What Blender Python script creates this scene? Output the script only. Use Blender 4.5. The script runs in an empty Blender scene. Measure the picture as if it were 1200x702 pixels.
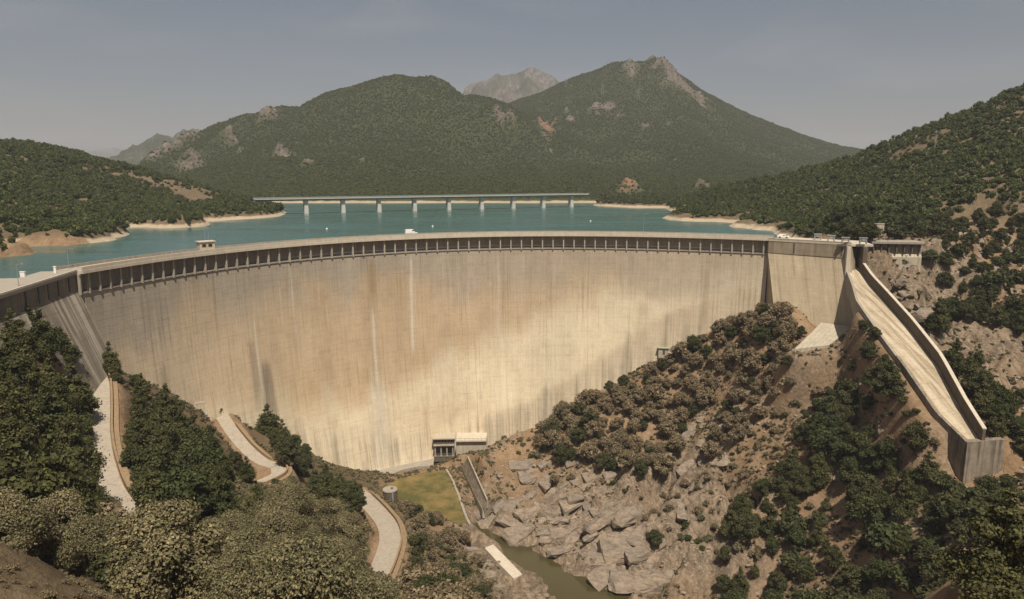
import bpy, math, random
import numpy as np
from mathutils import Vector
R = math.radians
rng = np.random.default_rng(7)
random.seed(7)
scene = bpy.context.scene
COL = scene.collection

# ------------------------------------------------------------------ camera
F, YH, CX, CY, CZ = 850.0, 203.0, 600.0, 351.0, 125.0      # pixels of the 1200x702 photograph; camera 25 m above the crest
PITCH = math.atan((CY - YH) / F)
cam = bpy.data.cameras.new('camera')
cam.sensor_width = 36.0
cam.lens = 36.0 * F / 1200.0
cam.clip_start, cam.clip_end = 1.0, 40000.0
cam_o = bpy.data.objects.new('camera', cam)
COL.objects.link(cam_o)
cam_o.location = (0, 0, CZ)
cam_o.rotation_euler = (R(90) - PITCH, 0, 0)
scene.camera = cam_o

# ------------------------------------------------------------------ world, sun, exposure
SUN_EL, SUN_AZ = R(61), R(168)                               # azimuth clockwise from +Y (view direction)
w = bpy.data.worlds.new('World'); scene.world = w; w.use_nodes = True
wn = w.node_tree.nodes; wn.clear()
sky = wn.new('ShaderNodeTexSky'); sky.sky_type = 'NISHITA'; sky.sun_disc = False
sky.sun_elevation = SUN_EL; sky.sun_rotation = SUN_AZ
sky.altitude = 650; sky.air_density = 1.0; sky.dust_density = 3.0; sky.ozone_density = 1.0
hsv = wn.new('ShaderNodeHueSaturation'); hsv.inputs['Saturation'].default_value = 0.68
bg = wn.new('ShaderNodeBackground'); bg.inputs['Strength'].default_value = 0.05
wo = wn.new('ShaderNodeOutputWorld')
wl = w.node_tree.links
tcw = wn.new('ShaderNodeTexCoord'); mpw = wn.new('ShaderNodeMapping'); mpw.inputs['Scale'].default_value = (2.0, 2.0, 9.0)
nzw = wn.new('ShaderNodeTexNoise'); nzw.inputs['Scale'].default_value = 1.6; nzw.inputs['Detail'].default_value = 6; nzw.inputs['Distortion'].default_value = 0.6
rpw = wn.new('ShaderNodeValToRGB'); rpw.color_ramp.elements[0].position = 0.5; rpw.color_ramp.elements[1].position = 0.8; rpw.color_ramp.elements[1].color = (0.22, 0.22, 0.22, 1)
mxw = wn.new('ShaderNodeMix'); mxw.data_type = 'RGBA'; mxw.inputs[7].default_value = (9.0, 8.6, 8.6, 1)
wl.new(tcw.outputs['Generated'], mpw.inputs[0]); wl.new(mpw.outputs[0], nzw.inputs['Vector']); wl.new(nzw.outputs['Fac'], rpw.inputs[0]); wl.new(rpw.outputs[0], mxw.inputs[0])
wl.new(sky.outputs[0], hsv.inputs['Color']); wl.new(hsv.outputs[0], mxw.inputs[6]); wl.new(mxw.outputs[2], bg.inputs['Color']); wl.new(bg.outputs[0], wo.inputs['Surface'])
sl = bpy.data.lights.new('sun', 'SUN'); sl.energy = 4.8; sl.angle = R(0.5); sl.color = (1.0, 0.925, 0.80)
so = bpy.data.objects.new('sun', sl); COL.objects.link(so)
S = Vector((math.sin(SUN_AZ) * math.cos(SUN_EL), math.cos(SUN_AZ) * math.cos(SUN_EL), math.sin(SUN_EL)))
so.rotation_euler = S.to_track_quat('Z', 'Y').to_euler()
so.location = (0, -100, 600)
scene.view_settings.view_transform = 'Standard'; scene.view_settings.look = 'None'
scene.view_settings.exposure = 0.15; scene.view_settings.gamma = 1.0
scene.cycles.max_bounces = 5; scene.cycles.diffuse_bounces = 2; scene.cycles.glossy_bounces = 2
scene.cycles.transparent_max_bounces = 4; scene.cycles.volume_bounces = 0
scene.cycles.use_fast_gi = False

# ------------------------------------------------------------------ pixel <-> place helpers (survey of the photograph)
sp, cp = math.sin(PITCH), math.cos(PITCH)
def ray(px, py):
    px = np.asarray(px, float); py = np.asarray(py, float)
    xr = (px - CX) / F; yd = (py - CY) / F
    d = np.stack([xr, cp - yd * sp, -sp - yd * cp], -1)
    return d / d[..., 1:2]                                    # scaled to 1 m of Y
def at_z(px, py, z):
    d = ray(px, py); t = (z - CZ) / d[..., 2]
    return np.stack([d[..., 0] * t, d[..., 1] * t, np.full_like(t, z) if np.ndim(z) == 0 else z], -1)
def at_y(px, py, Y):
    d = ray(px, py); p = d * np.asarray(Y, float)[..., None]; p[..., 2] += CZ
    return p
def project(p):
    p = np.asarray(p, float); q = p - np.array([0, 0, CZ])
    fw = q[..., 1] * cp - q[..., 2] * sp; up = q[..., 1] * sp + q[..., 2] * cp
    return np.stack([CX + F * q[..., 0] / fw, CY - F * up / fw], -1)

# ------------------------------------------------------------------ noise
def _h(ix, iy, s):
    n = (ix.astype(np.int64) * 374761393 + iy.astype(np.int64) * 668265263 + s * 974634777) & 0xffffffff
    n = ((n ^ (n >> 13)) * 1274126177) & 0xffffffff
    return ((n ^ (n >> 16)) & 0xffff) / 65535.0
def vnoise(x, y, s=0):
    ix = np.floor(x); iy = np.floor(y); fx = x - ix; fy = y - iy
    fx = fx * fx * fx * (fx * (6 * fx - 15) + 10); fy = fy * fy * fy * (fy * (6 * fy - 15) + 10)
    a = _h(ix, iy, s); b = _h(ix + 1, iy, s); c = _h(ix, iy + 1, s); d = _h(ix + 1, iy + 1, s)
    return (a + (b - a) * fx) * (1 - fy) + (c + (d - c) * fx) * fy
def fbm(x, y, s=0, o=4, g=0.5):
    t = 0; a = 1; n = 0
    for k in range(o):
        t = t + a * vnoise(x * 2 ** k + 17.3 * k, y * 2 ** k - 9.1 * k, s + k); n += a; a *= g
    return t / n
def ridged(x, y, s=0, o=4):
    t = 0; a = 1; n = 0
    for k in range(o):
        t = t + a * (1 - np.abs(2 * vnoise(x * 2 ** k + 5.7 * k, y * 2 ** k + 3.3 * k, s + k) - 1)); n += a; a *= 0.5
    return t / n
def sstep(a, b, x):
    t = np.clip((x - a) / (b - a), 0, 1); return t * t * (3 - 2 * t)

# ------------------------------------------------------------------ object helpers
def mesh_np(name, v, f, attrs=None, uv=None, smooth=False):
    me = bpy.data.meshes.new(name)
    v = np.asarray(v, np.float32)
    if isinstance(f, np.ndarray):
        n, k = f.shape
        me.vertices.add(len(v)); me.vertices.foreach_set('co', v.ravel())
        me.loops.add(n * k); me.loops.foreach_set('vertex_index', f.astype(np.int32).ravel())
        me.polygons.add(n); me.polygons.foreach_set('loop_start', np.arange(0, n * k, k, dtype=np.int32))
        me.update(calc_edges=True)
    else:
        me.from_pydata(v.tolist(), [], f)
    for nm, a in (attrs or {}).items():
        a = np.asarray(a, np.float32)
        if a.ndim == 1:
            at = me.attributes.new(nm, 'FLOAT', 'POINT'); at.data.foreach_set('value', a)
        else:
            c = np.ones((len(a), 4), np.float32); c[:, :3] = a
            at = me.attributes.new(nm, 'FLOAT_COLOR', 'POINT'); at.data.foreach_set('color', c.ravel())
    if uv is not None:
        l = me.uv_layers.new(name='uv'); li = np.empty(len(me.loops), np.int32); me.loops.foreach_get('vertex_index', li)
        l.data.foreach_set('uv', np.asarray(uv, np.float32)[li].ravel())
    if smooth:
        me.polygons.foreach_set('use_smooth', np.ones(len(me.polygons), bool))
    me.validate(); me.update()
    return me
def link(name, me, mat, parent=None, label=None):
    if mat is not None and not me.materials: me.materials.append(mat)
    o = bpy.data.objects.new(name, me); COL.objects.link(o)
    if parent is not None: o.parent = parent
    if label: o['label'] = label
    return o
def tag(o, label, cat, group=None):
    o['label'] = label; o['category'] = cat
    if group: o['group'] = group
    return o
def thing(name, label, cat, loc=(0, 0, 0), rz=0.0, group=None):
    o = bpy.data.objects.new(name, None); COL.objects.link(o)
    o.location = loc; o.rotation_euler = (0, 0, rz); o.empty_display_size = 0.5
    return tag(o, label, cat, group)
def struct(o, kind='structure'):
    o['kind'] = kind; return o
class MB:
    def __init__(s): s.v = []; s.f = []
    def add(s, v, f):
        b = len(s.v); s.v += [tuple(map(float, p)) for p in v]; s.f += [tuple(i + b for i in q) for q in f]; return s
    def hexa(s, lo, hi):                                       # lo, hi: 4 points each, counter-clockwise from above
        return s.add(list(lo) + list(hi), [(3, 2, 1, 0), (4, 5, 6, 7), (0, 1, 5, 4), (1, 2, 6, 5), (2, 3, 7, 6), (3, 0, 4, 7)])
    def box(s, c, d, rz=0.0):
        x, y, z = (k / 2 for k in d); co, si = math.cos(rz), math.sin(rz)
        q = [(-x, -y), (x, -y), (x, y), (-x, y)]
        q = [(c[0] + a * co - b * si, c[1] + a * si + b * co) for a, b in q]
        return s.hexa([(a, b, c[2] - z) for a, b in q], [(a, b, c[2] + z) for a, b in q])
    def tube(s, a, b, r0, r1=None, n=8):
        r1 = r0 if r1 is None else r1
        a = Vector(a); b = Vector(b); d = (b - a).normalized()
        u = d.orthogonal().normalized(); t = d.cross(u)
        v = []
        for c, r in ((a, r0), (b, r1)):
            v += [c + (u * math.cos(2 * math.pi * k / n) + t * math.sin(2 * math.pi * k / n)) * r for k in range(n)]
        return s.add(v, [(k, (k + 1) % n, n + (k + 1) % n, n + k) for k in range(n)] + [tuple(range(n - 1, -1, -1)), tuple(range(n, 2 * n))])
    def sweep(s, path, prof):                                  # path: list of (point, outward unit 2-vector); prof: (offset, z) closed loop
        n = len(prof); v = []
        for p, o in path: v += [(p[0] + o[0] * a, p[1] + o[1] * a, p[2] + z) for a, z in prof]
        f = []
        for i in range(len(path) - 1):
            for k in range(n): f.append((i * n + k, i * n + (k + 1) % n, (i + 1) * n + (k + 1) % n, (i + 1) * n + k))
        f += [tuple(range(n - 1, -1, -1)), tuple(range((len(path) - 1) * n, len(path) * n))]
        return s.add(v, f)
    def mesh(s, name): return mesh_np(name, s.v, s.f)
    def obj(s, name, mat, parent=None, label=None): return link(name, s.mesh(name), mat, parent, label)

# ------------------------------------------------------------------ materials
class NT:
    def __init__(s, name, rough=0.9, spec=0.2):
        s.m = bpy.data.materials.new(name); s.m.use_nodes = True; s.t = s.m.node_tree; s.n = s.t.nodes; s.l = s.t.links
        s.b = s.n['Principled BSDF']; s.b.inputs['Roughness'].default_value = rough
        s.b.inputs['Specular IOR Level'].default_value = spec
    def node(s, t, **k):
        n = s.n.new(t)
        for a, v in k.items(): setattr(n, a, v)
        return n
    def lk(s, a, b): s.l.new(a, b)
    def coord(s, kind='Object'): return s.node('ShaderNodeTexCoord').outputs[kind]
    def pos(s): return s.node('ShaderNodeNewGeometry').outputs['Position']
    def mapv(s, src, scale=(1, 1, 1), rot=(0, 0, 0), loc=(0, 0, 0)):
        n = s.node('ShaderNodeMapping'); s.lk(src, n.inputs[0]); n.inputs['Scale'].default_value = scale
        n.inputs['Rotation'].default_value = rot; n.inputs['Location'].default_value = loc; return n.outputs[0]
    def noise(s, vec, scale, detail=4, rough=0.55, dist=0.0):
        n = s.node('ShaderNodeTexNoise'); s.lk(vec, n.inputs['Vector']); n.inputs['Scale'].default_value = scale
        n.inputs['Detail'].default_value = detail; n.inputs['Roughness'].default_value = rough; n.inputs['Distortion'].default_value = dist
        return n.outputs['Fac']
    def voro(s, vec, scale, feat='F1', out='Distance'):
        n = s.node('ShaderNodeTexVoronoi', feature=feat); s.lk(vec, n.inputs['Vector']); n.inputs['Scale'].default_value = scale
        return n.outputs[out]
    def ramp(s, fac, stops, interp='LINEAR'):
        n = s.node('ShaderNodeValToRGB'); s.lk(fac, n.inputs[0]); e = n.color_ramp.elements; n.color_ramp.interpolation = interp
        while len(e) < len(stops): e.new(0.5)
        for k, (p, c) in enumerate(stops):
            e[k].position = p; e[k].color = (c, c, c, 1) if np.ndim(c) == 0 else (*c, 1)
        return n.outputs[0]
    def mix(s, fac, a, b, mode='MIX'):
        n = s.node('ShaderNodeMix', data_type='RGBA', blend_type=mode)
        for k, v in ((0, fac), (6, a), (7, b)):
            if hasattr(v, 'is_linked') or hasattr(v, 'links'): s.lk(v, n.inputs[k])
            elif k == 0: n.inputs[0].default_value = v
            else: n.inputs[k].default_value = (*v, 1) if np.ndim(v) else (v, v, v, 1)
        return n.outputs[2]
    def math(s, op, a, b=0.0, clamp=False):
        n = s.node('ShaderNodeMath', operation=op, use_clamp=clamp)
        for k, v in ((0, a), (1, b)):
            if hasattr(v, 'links'): s.lk(v, n.inputs[k])
            else: n.inputs[k].default_value = v
        return n.outputs[0]
    def attr(s, name, out='Color'):
        n = s.node('ShaderNodeAttribute', attribute_name=name); return n.outputs[out]
    def sep(s, v):
        n = s.node('ShaderNodeSeparateXYZ'); s.lk(v, n.inputs[0]); return n.outputs
    def bump(s, h, strength=0.5, dist=0.3):
        n = s.node('ShaderNodeBump'); s.lk(h, n.inputs['Height']); n.inputs['Strength'].default_value = strength
        n.inputs['Distance'].default_value = dist; s.lk(n.outputs[0], s.b.inputs['Normal'])
    def col(s, c): s.lk(c, s.b.inputs['Base Color']); return s.m

def mat_concrete(name, a, b, sc=0.4, bump=0.15, streak=0.5, rough=0.9):
    m = NT(name, rough); p = m.pos()
    n1 = m.noise(p, sc, 5, 0.6); n2 = m.noise(m.mapv(p, (1.6, 1.6, 0.09)), 1.0, 4, 0.6)
    c = m.mix(m.ramp(n1, [(0.3, 0.0), (0.7, 1.0)]), a, b)
    c = m.mix(m.math('MULTIPLY', m.ramp(n2, [(0.45, 0.0), (0.72, 1.0)]), streak), c, tuple(k * 0.45 for k in a))
    m.bump(m.noise(p, 3.0, 4, 0.6), 0.4, bump)
    return m.col(c)
def mat_plain(name, c, rough=0.7, var=0.25, sc=2.0, metal=0.0):
    m = NT(name, rough, 0.3); n = m.noise(m.pos(), sc, 4, 0.6)
    m.b.inputs['Metallic'].default_value = metal
    return m.col(m.mix(m.ramp(n, [(0.3, 0.0), (0.7, 1.0)]), tuple(k * (1 - var) for k in c), tuple(min(1, k * (1 + var)) for k in c)))
def mat_leaf(name, a, b, c, trans=0.0):
    m = NT(name, 0.75, 0.15)
    t = m.attr('tone', 'Fac'); oi = m.node('ShaderNodeObjectInfo')
    base = m.mix(t, a, b)
    base = m.mix(m.math('MULTIPLY', oi.outputs['Random'], 0.8), base, c)
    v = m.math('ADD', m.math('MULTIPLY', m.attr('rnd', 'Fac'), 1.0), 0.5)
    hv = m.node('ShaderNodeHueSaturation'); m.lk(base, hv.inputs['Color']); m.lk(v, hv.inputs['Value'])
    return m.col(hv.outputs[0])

M = {}
M['pine'] = mat_leaf('pine_needles', (0.034, 0.040, 0.013), (0.078, 0.078, 0.025), (0.092, 0.084, 0.031))
M['dark_oak'] = mat_leaf('dark_oak_leaves', (0.032, 0.041, 0.014), (0.060, 0.066, 0.022), (0.066, 0.062, 0.024))
M['olive_oak'] = mat_leaf('olive_oak_leaves', (0.075, 0.066, 0.030), (0.250, 0.205, 0.108), (0.150, 0.132, 0.066))
M['dry'] = mat_leaf('dry_leaves', (0.140, 0.102, 0.058), (0.255, 0.190, 0.112), (0.150, 0.118, 0.064))
M['scrub'] = mat_leaf('scrub_leaves', (0.075, 0.078, 0.038), (0.130, 0.120, 0.064), (0.150, 0.110, 0.060))
M['far'] = mat_leaf('forest_leaves', (0.034, 0.050, 0.014), (0.066, 0.084, 0.022), (0.085, 0.090, 0.030))
M['bark'] = mat_plain('bark', (0.11, 0.085, 0.06), 0.95, 0.4)
M['concrete'] = mat_concrete('light_concrete', (0.42, 0.36, 0.27), (0.52, 0.45, 0.34))
M['concrete_grey'] = mat_concrete('grey_concrete', (0.30, 0.26, 0.21), (0.38, 0.33, 0.26))
M['concrete_dark'] = mat_concrete('dark_concrete', (0.115, 0.088, 0.063), (0.17, 0.135, 0.10))
M['slab'] = mat_concrete('slab_concrete', (0.50, 0.43, 0.33), (0.60, 0.52, 0.41), 0.5, 0.05, 0.25)
M['pillar'] = mat_concrete('pillar_concrete', (0.36, 0.31, 0.24), (0.48, 0.42, 0.33), 0.8, 0.05, 0.4)
M['white'] = mat_plain('white_paint', (0.78, 0.76, 0.70), 0.5, 0.06)
M['steel'] = mat_plain('painted_steel', (0.26, 0.275, 0.275), 0.5, 0.12)
M['dark_steel'] = mat_plain('dark_steel', (0.09, 0.085, 0.08), 0.6, 0.2)
M['glass'] = mat_plain('dark_glass', (0.02, 0.022, 0.025), 0.15, 0.2)
M['orange'] = mat_plain('ochre_wall', (0.27, 0.185, 0.105), 0.9, 0.25)
M['rubber'] = mat_plain('tyre_rubber', (0.03, 0.03, 0.03), 0.8, 0.2)
M['stone'] = mat_plain('rubble_stone', (0.26, 0.20, 0.14), 0.95, 0.35, 0.7)
M['bridge'] = mat_plain('bridge_concrete', (0.50, 0.48, 0.43), 0.85, 0.08, 0.2)
M['bridge_deck'] = mat_plain('bridge_girder', (0.22, 0.235, 0.215), 0.85, 0.08, 0.2)
m = NT('asphalt', 0.95, 0.1); p = m.pos()
m.bump(m.noise(p, 6.0, 4), 0.3, 0.05)
M['road'] = m.col(m.mix(m.ramp(m.noise(p, 1.4, 6, .75, 1.0), [(0.38, .55), (0.5, 0.0)]), m.mix(m.noise(p, 0.5, 5, 0.65), (0.33, 0.275, 0.21), (0.47, 0.40, 0.315)), (0.20, 0.165, 0.125)))
m = NT('crest_road', 0.95, 0.1); p = m.pos()
M['crest_road'] = m.col(m.mix(m.noise(p, 0.4, 5, 0.65), (0.30, 0.26, 0.21), (0.40, 0.35, 0.28)))
# dam wall: large stains from the 'tint' attribute, lift lines, joints, streaks by node
m = NT('dam_concrete', 0.92, 0.15)
uv = m.coord('UV'); tint = m.attr('tint')
sx = m.sep(uv); U_, V_ = sx[0], sx[1]
lift = m.math('ABSOLUTE', m.math('SUBTRACT', m.math('FRACT', m.math('MULTIPLY', V_, 0.5)), 0.5))
lift = m.ramp(lift, [(0.0, 1.0), (0.045, 0.0)])
vj = m.math('ABSOLUTE', m.math('SUBTRACT', m.math('FRACT', m.math('MULTIPLY', m.math('ADD', U_, m.math('MULTIPLY', m.noise(m.mapv(uv, (0.25, 0.0, 1)), 1.0, 2), 6.0)), 0.33)), 0.5))
vj = m.ramp(vj, [(0.0, 1.0), (0.05, 0.0)])
brk = m.ramp(m.noise(m.mapv(uv, (0.12, 0.5, 1)), 1.0, 3), [(0.42, 0.0), (0.62, 1.0)])
brk2 = m.ramp(m.noise(m.mapv(uv, (0.7, 0.05, 1), loc=(9, 3, 0)), 1.0, 3), [(0.45, 0.0), (0.62, 1.0)])
st = m.noise(m.mapv(uv, (1.3, 0.035, 1)), 1.0, 5, 0.65)
st2 = m.noise(m.mapv(uv, (3.5, 0.07, 1), loc=(4, 7, 0)), 1.0, 4, 0.6)
pan = m.noise(m.mapv(uv, (0.4, 0.5, 1)), 1.0, 1, 0.5)
pv = m.node('ShaderNodeTexWhiteNoise', noise_dimensions='2D')
fl = m.node('ShaderNodeVectorMath', operation='FLOOR'); m.lk(m.mapv(uv, (0.4, 0.5, 1)), fl.inputs[0]); m.lk(fl.outputs[0], pv.inputs['Vector'])
blot = m.noise(uv, 0.12, 6, 0.65); fine = m.noise(uv, 1.1, 5, 0.7)
c = m.mix(m.math('MULTIPLY', m.ramp(st, [(0.38, 0.0), (0.70, 1.0)]), 0.45), tint, (0.85, 0.80, 0.72), 'MULTIPLY')
c = m.mix(m.math('MULTIPLY', m.ramp(st2, [(0.5, 0.0), (0.72, 1.0)]), 0.5), c, (0.72, 0.66, 0.58), 'MULTIPLY')
c = m.mix(m.math('MULTIPLY', m.ramp(st2, [(0.28, 1.0), (0.42, 0.0)]), 0.25), c, (0.62, 0.55, 0.42))
st3 = m.noise(m.mapv(uv, (1.0, 0.016, 1), loc=(31, 5, 0)), 1.0, 6, 0.7); st4 = m.noise(m.mapv(uv, (6.0, 0.12, 1), loc=(3, 17, 0)), 1.0, 3, 0.6)
gate_ = m.math('ADD', m.math('MULTIPLY', m.ramp(m.noise(m.mapv(uv, (0.05, 0.045, 1), loc=(7, 1, 0)), 1.0, 4, 0.6), [(0.38, 0.0), (0.62, 1.0)]), 0.75), m.math('MULTIPLY', m.attr('streak', 'Fac'), 0.9), True)
c = m.mix(m.math('MULTIPLY', m.ramp(st3, [(0.53, 0.0), (0.64, 1.0)]), m.math('MULTIPLY', gate_, 0.6)), c, (0.52, 0.46, 0.40), 'MULTIPLY')
c = m.mix(m.math('MULTIPLY', m.ramp(st4, [(0.58, 0.0), (0.70, 1.0)]), m.math('MULTIPLY', gate_, 0.55)), c, (0.50, 0.44, 0.38), 'MULTIPLY')
c = m.mix(m.math('MULTIPLY', m.ramp(st3, [(0.30, 1.0), (0.42, 0.0)]), 0.35), c, (0.74, 0.67, 0.56))
c = m.mix(m.math('MULTIPLY', m.math('MULTIPLY', lift, brk), 0.48), c, (0.45, 0.38, 0.30), 'MULTIPLY')
c = m.mix(m.math('MULTIPLY', m.math('MULTIPLY', vj, brk2), 0.30), c, (0.45, 0.38, 0.30), 'MULTIPLY')
c = m.mix(m.math('MULTIPLY', m.ramp(pv.outputs['Value'], [(0.0, 0.0), (1.0, 1.0)]), 0.13), c, (0.5, 0.45, 0.38), 'MULTIPLY')
c = m.mix(m.ramp(blot, [(0.3, 0.2), (0.5, 0.0)]), c, (0.62, 0.56, 0.50), 'MULTIPLY')
c = m.mix(m.ramp(fine, [(0.35, 0.22), (0.6, 0.0)]), c, (0.6, 0.56, 0.5), 'MULTIPLY')
m.bump(m.math('SUBTRACT', fine, m.math('MULTIPLY', m.math('ADD', lift, vj), 0.6)), 0.4, 0.12)
M['dam'] = m.col(c)
# ground: rock / earth / dry grass with a forest-floor mask
def mat_ground(name, rockA, rockB, earthA, earthB, floor, scale=1.0, sand=None, bumpd=0.8):
    m = NT(name, 0.96, 0.1); p = m.pos()
    big = m.noise(p, 0.035 * scale, 5, 0.6); mid = m.noise(p, 0.22 * scale, 6, 0.65, 0.6); fin = m.noise(p, 1.1 * scale, 5, 0.7)
    st = m.noise(m.mapv(p, (0.55 * scale, 0.13 * scale, 0.40 * scale), (0.2, 0.5, 0.65)), 1.0, 6, 0.7, 0.8)
    rock = m.mix(m.ramp(st, [(0.36, 0.0), (0.62, 1.0)]), rockA, rockB)
    rock = m.mix(m.ramp(m.voro(m.mapv(p, (1, 1, 1), (.3, .2, .6)), 0.16 * scale, 'DISTANCE_TO_EDGE'), [(0.0, 0.5), (0.03, 0.0)]), rock, tuple(k * 0.4 for k in rockA))
    earth = m.mix(m.ramp(mid, [(0.35, 0.0), (0.65, 1.0)]), earthA, earthB)
    rock = m.mix(m.attr('slide', 'Fac'), rock, m.mix(mid, (0.33, 0.19, 0.105), (0.23, 0.135, 0.08)))
    crk = m.ramp(m.noise(p, 0.16 * scale, 7, 0.75, 1.5), [(0.455, 0.0), (0.487, 0.6), (0.497, 0.6), (0.53, 0.0)])
    rock = m.mix(crk, rock, tuple(k * 0.32 for k in rockA))
    rk = m.attr('rock', 'Fac')
    c = m.mix(m.math('ADD', rk, m.math('MULTIPLY', m.math('SUBTRACT', mid, 0.5), 1.2), True), earth, rock)
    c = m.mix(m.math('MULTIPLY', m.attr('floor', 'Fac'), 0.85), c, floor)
    c = m.mix(m.ramp(fin, [(0.3, 0.5), (0.62, 0.0)]), c, (0.45, 0.42, 0.38), 'MULTIPLY')
    c = m.mix(m.ramp(big, [(0.3, 0.35), (0.6, 0.0)]), c, (0.62, 0.58, 0.5), 'MULTIPLY')
    if sand is not None:
        z = m.math('ADD', m.sep(p)[2], m.math('MULTIPLY', m.math('SUBTRACT', mid, 0.5), 3.0))
        c = m.mix(m.ramp(m.math('MULTIPLY', m.math('SUBTRACT', z, 94.0), 0.1), [(0.13, 1.0), (0.22, 0.0)]), c, m.mix(mid, sand, tuple(k * 0.7 for k in sand)))
    h = m.math('ADD', m.math('MULTIPLY', st, 1.0), m.math('MULTIPLY', fin, 0.35))
    m.bump(h, 0.7, bumpd)
    return m.col(c)
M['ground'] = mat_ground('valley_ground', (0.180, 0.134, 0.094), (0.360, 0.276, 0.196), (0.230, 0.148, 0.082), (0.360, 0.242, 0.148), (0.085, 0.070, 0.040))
M['bank'] = mat_ground('bank_ground', (0.22, 0.14, 0.10), (0.40, 0.27, 0.19), (0.20, 0.145, 0.085), (0.29, 0.205, 0.125), (0.080, 0.072, 0.038), 0.7, (0.50, 0.39, 0.27))
M['mount'] = mat_ground('mountain_ground', (0.105, 0.09, 0.072), (0.245, 0.20, 0.158), (0.09, 0.095, 0.045), (0.12, 0.115, 0.056), (0.048, 0.062, 0.022), 0.25, (0.50, 0.39, 0.27), 3.0)
M['crag'] = mat_ground('crag_ground', (0.085, 0.075, 0.066), (0.26, 0.225, 0.195), (0.07, 0.075, 0.042), (0.10, 0.10, 0.056), (0.052, 0.062, 0.030), 0.10, None, 6.0)
m = NT('ledge_rock', 0.96, 0.1); p = m.pos()
st_ = m.noise(m.mapv(p, (0.35, 0.35, 1.6), (0.25, 0.35, 0.3)), 1.0, 6, 0.7, 0.6); f_ = m.noise(p, 1.3, 5, .7)
c = m.mix(m.ramp(st_, [(0.36, 0.0), (0.62, 1.0)]), (0.165, 0.125, 0.092), (0.345, 0.268, 0.195))
c = m.mix(m.ramp(m.noise(p, .12, 5, .6), [(0.4, 0.0), (0.65, 0.55)]), c, (0.215, 0.185, 0.155))
c = m.mix(m.ramp(f_, [(0.3, 0.45), (0.55, 0.0)]), c, (0.45, 0.42, 0.38), 'MULTIPLY')
m.bump(m.math('ADD', st_, m.math('MULTIPLY', f_, .5)), .8, .35)
M['rockface'] = m.col(c)
# water
def mat_water(name, c, rough, bs):
    m = NT(name, rough, 0.5); p = m.pos()
    m.bump(m.noise(m.mapv(p, (bs, bs * 1.6, 1)), 1.0, 4, 0.6), 0.12, 0.25)
    m.lk(m.ramp(m.noise(m.mapv(p, (0.012, 0.05, 1)), 1.0, 4, .6), [(0.35, rough * .6), (0.65, rough * 1.5)]), m.b.inputs['Roughness'])
    return m.col(m.mix(m.noise(m.mapv(p, (0.008, 0.03, 1)), 1.0, 4), tuple(k * .9 for k in c), tuple(k * 1.15 for k in c)))
M['lake'] = mat_water('lake_water', (0.042, 0.106, 0.092), 0.22, 0.4)
M['river'] = mat_water('river_water', (0.055, 0.046, 0.019), 0.15, 0.6)
m = NT('lawn', 0.95, 0.1); p = m.pos()
n1 = m.noise(p, 0.11, 5, 0.65); n2 = m.noise(p, 1.6, 4, 0.7)
c = m.mix(m.ramp(n1, [(0.42, 0.0), (0.68, 1.0)]), (0.100, 0.094, 0.033), (0.29, 0.195, 0.080))
c = m.mix(m.ramp(n2, [(0.3, 0.5), (0.65, 0.0)]), c, (0.5, 0.5, 0.4), 'MULTIPLY')
m.bump(n2, 0.6, 0.25)
M['lawn'] = m.col(c)

# ------------------------------------------------------------------ the arch of the dam (plan circle fitted to the crest line)
crest_px = np.array([(88.9,321),(130,315.3),(171,309.8),(210,304),(251,298.9),(307.7,291.7),(350,288.2),(398,284.6),(440,282),(482,280),(564,278),(610,277.3),(653,277),(690,277),(728,277.3),(800,278),(850,280),(900,282.5)])
AC = np.array([22.0, 161.0])
_c = at_z(crest_px[:, 0], crest_px[:, 1], 100.0)[:, :2] - AC
_pf = np.polyfit(np.arctan2(_c[:, 0], _c[:, 1]), np.hypot(_c[:, 0], _c[:, 1]), 4)
A_L, A_R = math.atan2(_c[0, 0], _c[0, 1]), math.atan2(_c[-1, 0], _c[-1, 1])
def crest_r(a): return np.polyval(_pf, a)
def face_r(a, z): return crest_r(a) + 1.1 - 0.00120 * np.clip(100 - z, 0, None) ** 2
def arc_pt(a, r, z):
    a, r, z = np.broadcast_arrays(a, r, z)
    return np.stack([AC[0] + r * np.sin(a), AC[1] + r * np.cos(a), z], -1)
_ta = np.linspace(A_L, A_R, 600)
_tp = project(arc_pt(_ta, crest_r(_ta), 100.0))[:, 0]
def px2a(px): return np.interp(px, _tp, _ta)
_s = np.concatenate([[0], np.cumsum(np.hypot(*np.diff(arc_pt(_ta, crest_r(_ta), 0)[:, :2], axis=0).T))])
def a2s(a): return np.interp(a, _ta, _s)
def dam_hit(px, py):                                           # where the view ray meets the downstream face
    d = ray(px, py); lo, hi = 120.0, 330.0
    for Y in np.arange(150, 330, 0.5):
        p = d * Y + np.array([0, 0, CZ]); q = p[:2] - AC
        if Y > 165 and np.hypot(*q) > face_r(math.atan2(q[0], q[1]), p[2]): return p
    return p

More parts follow.
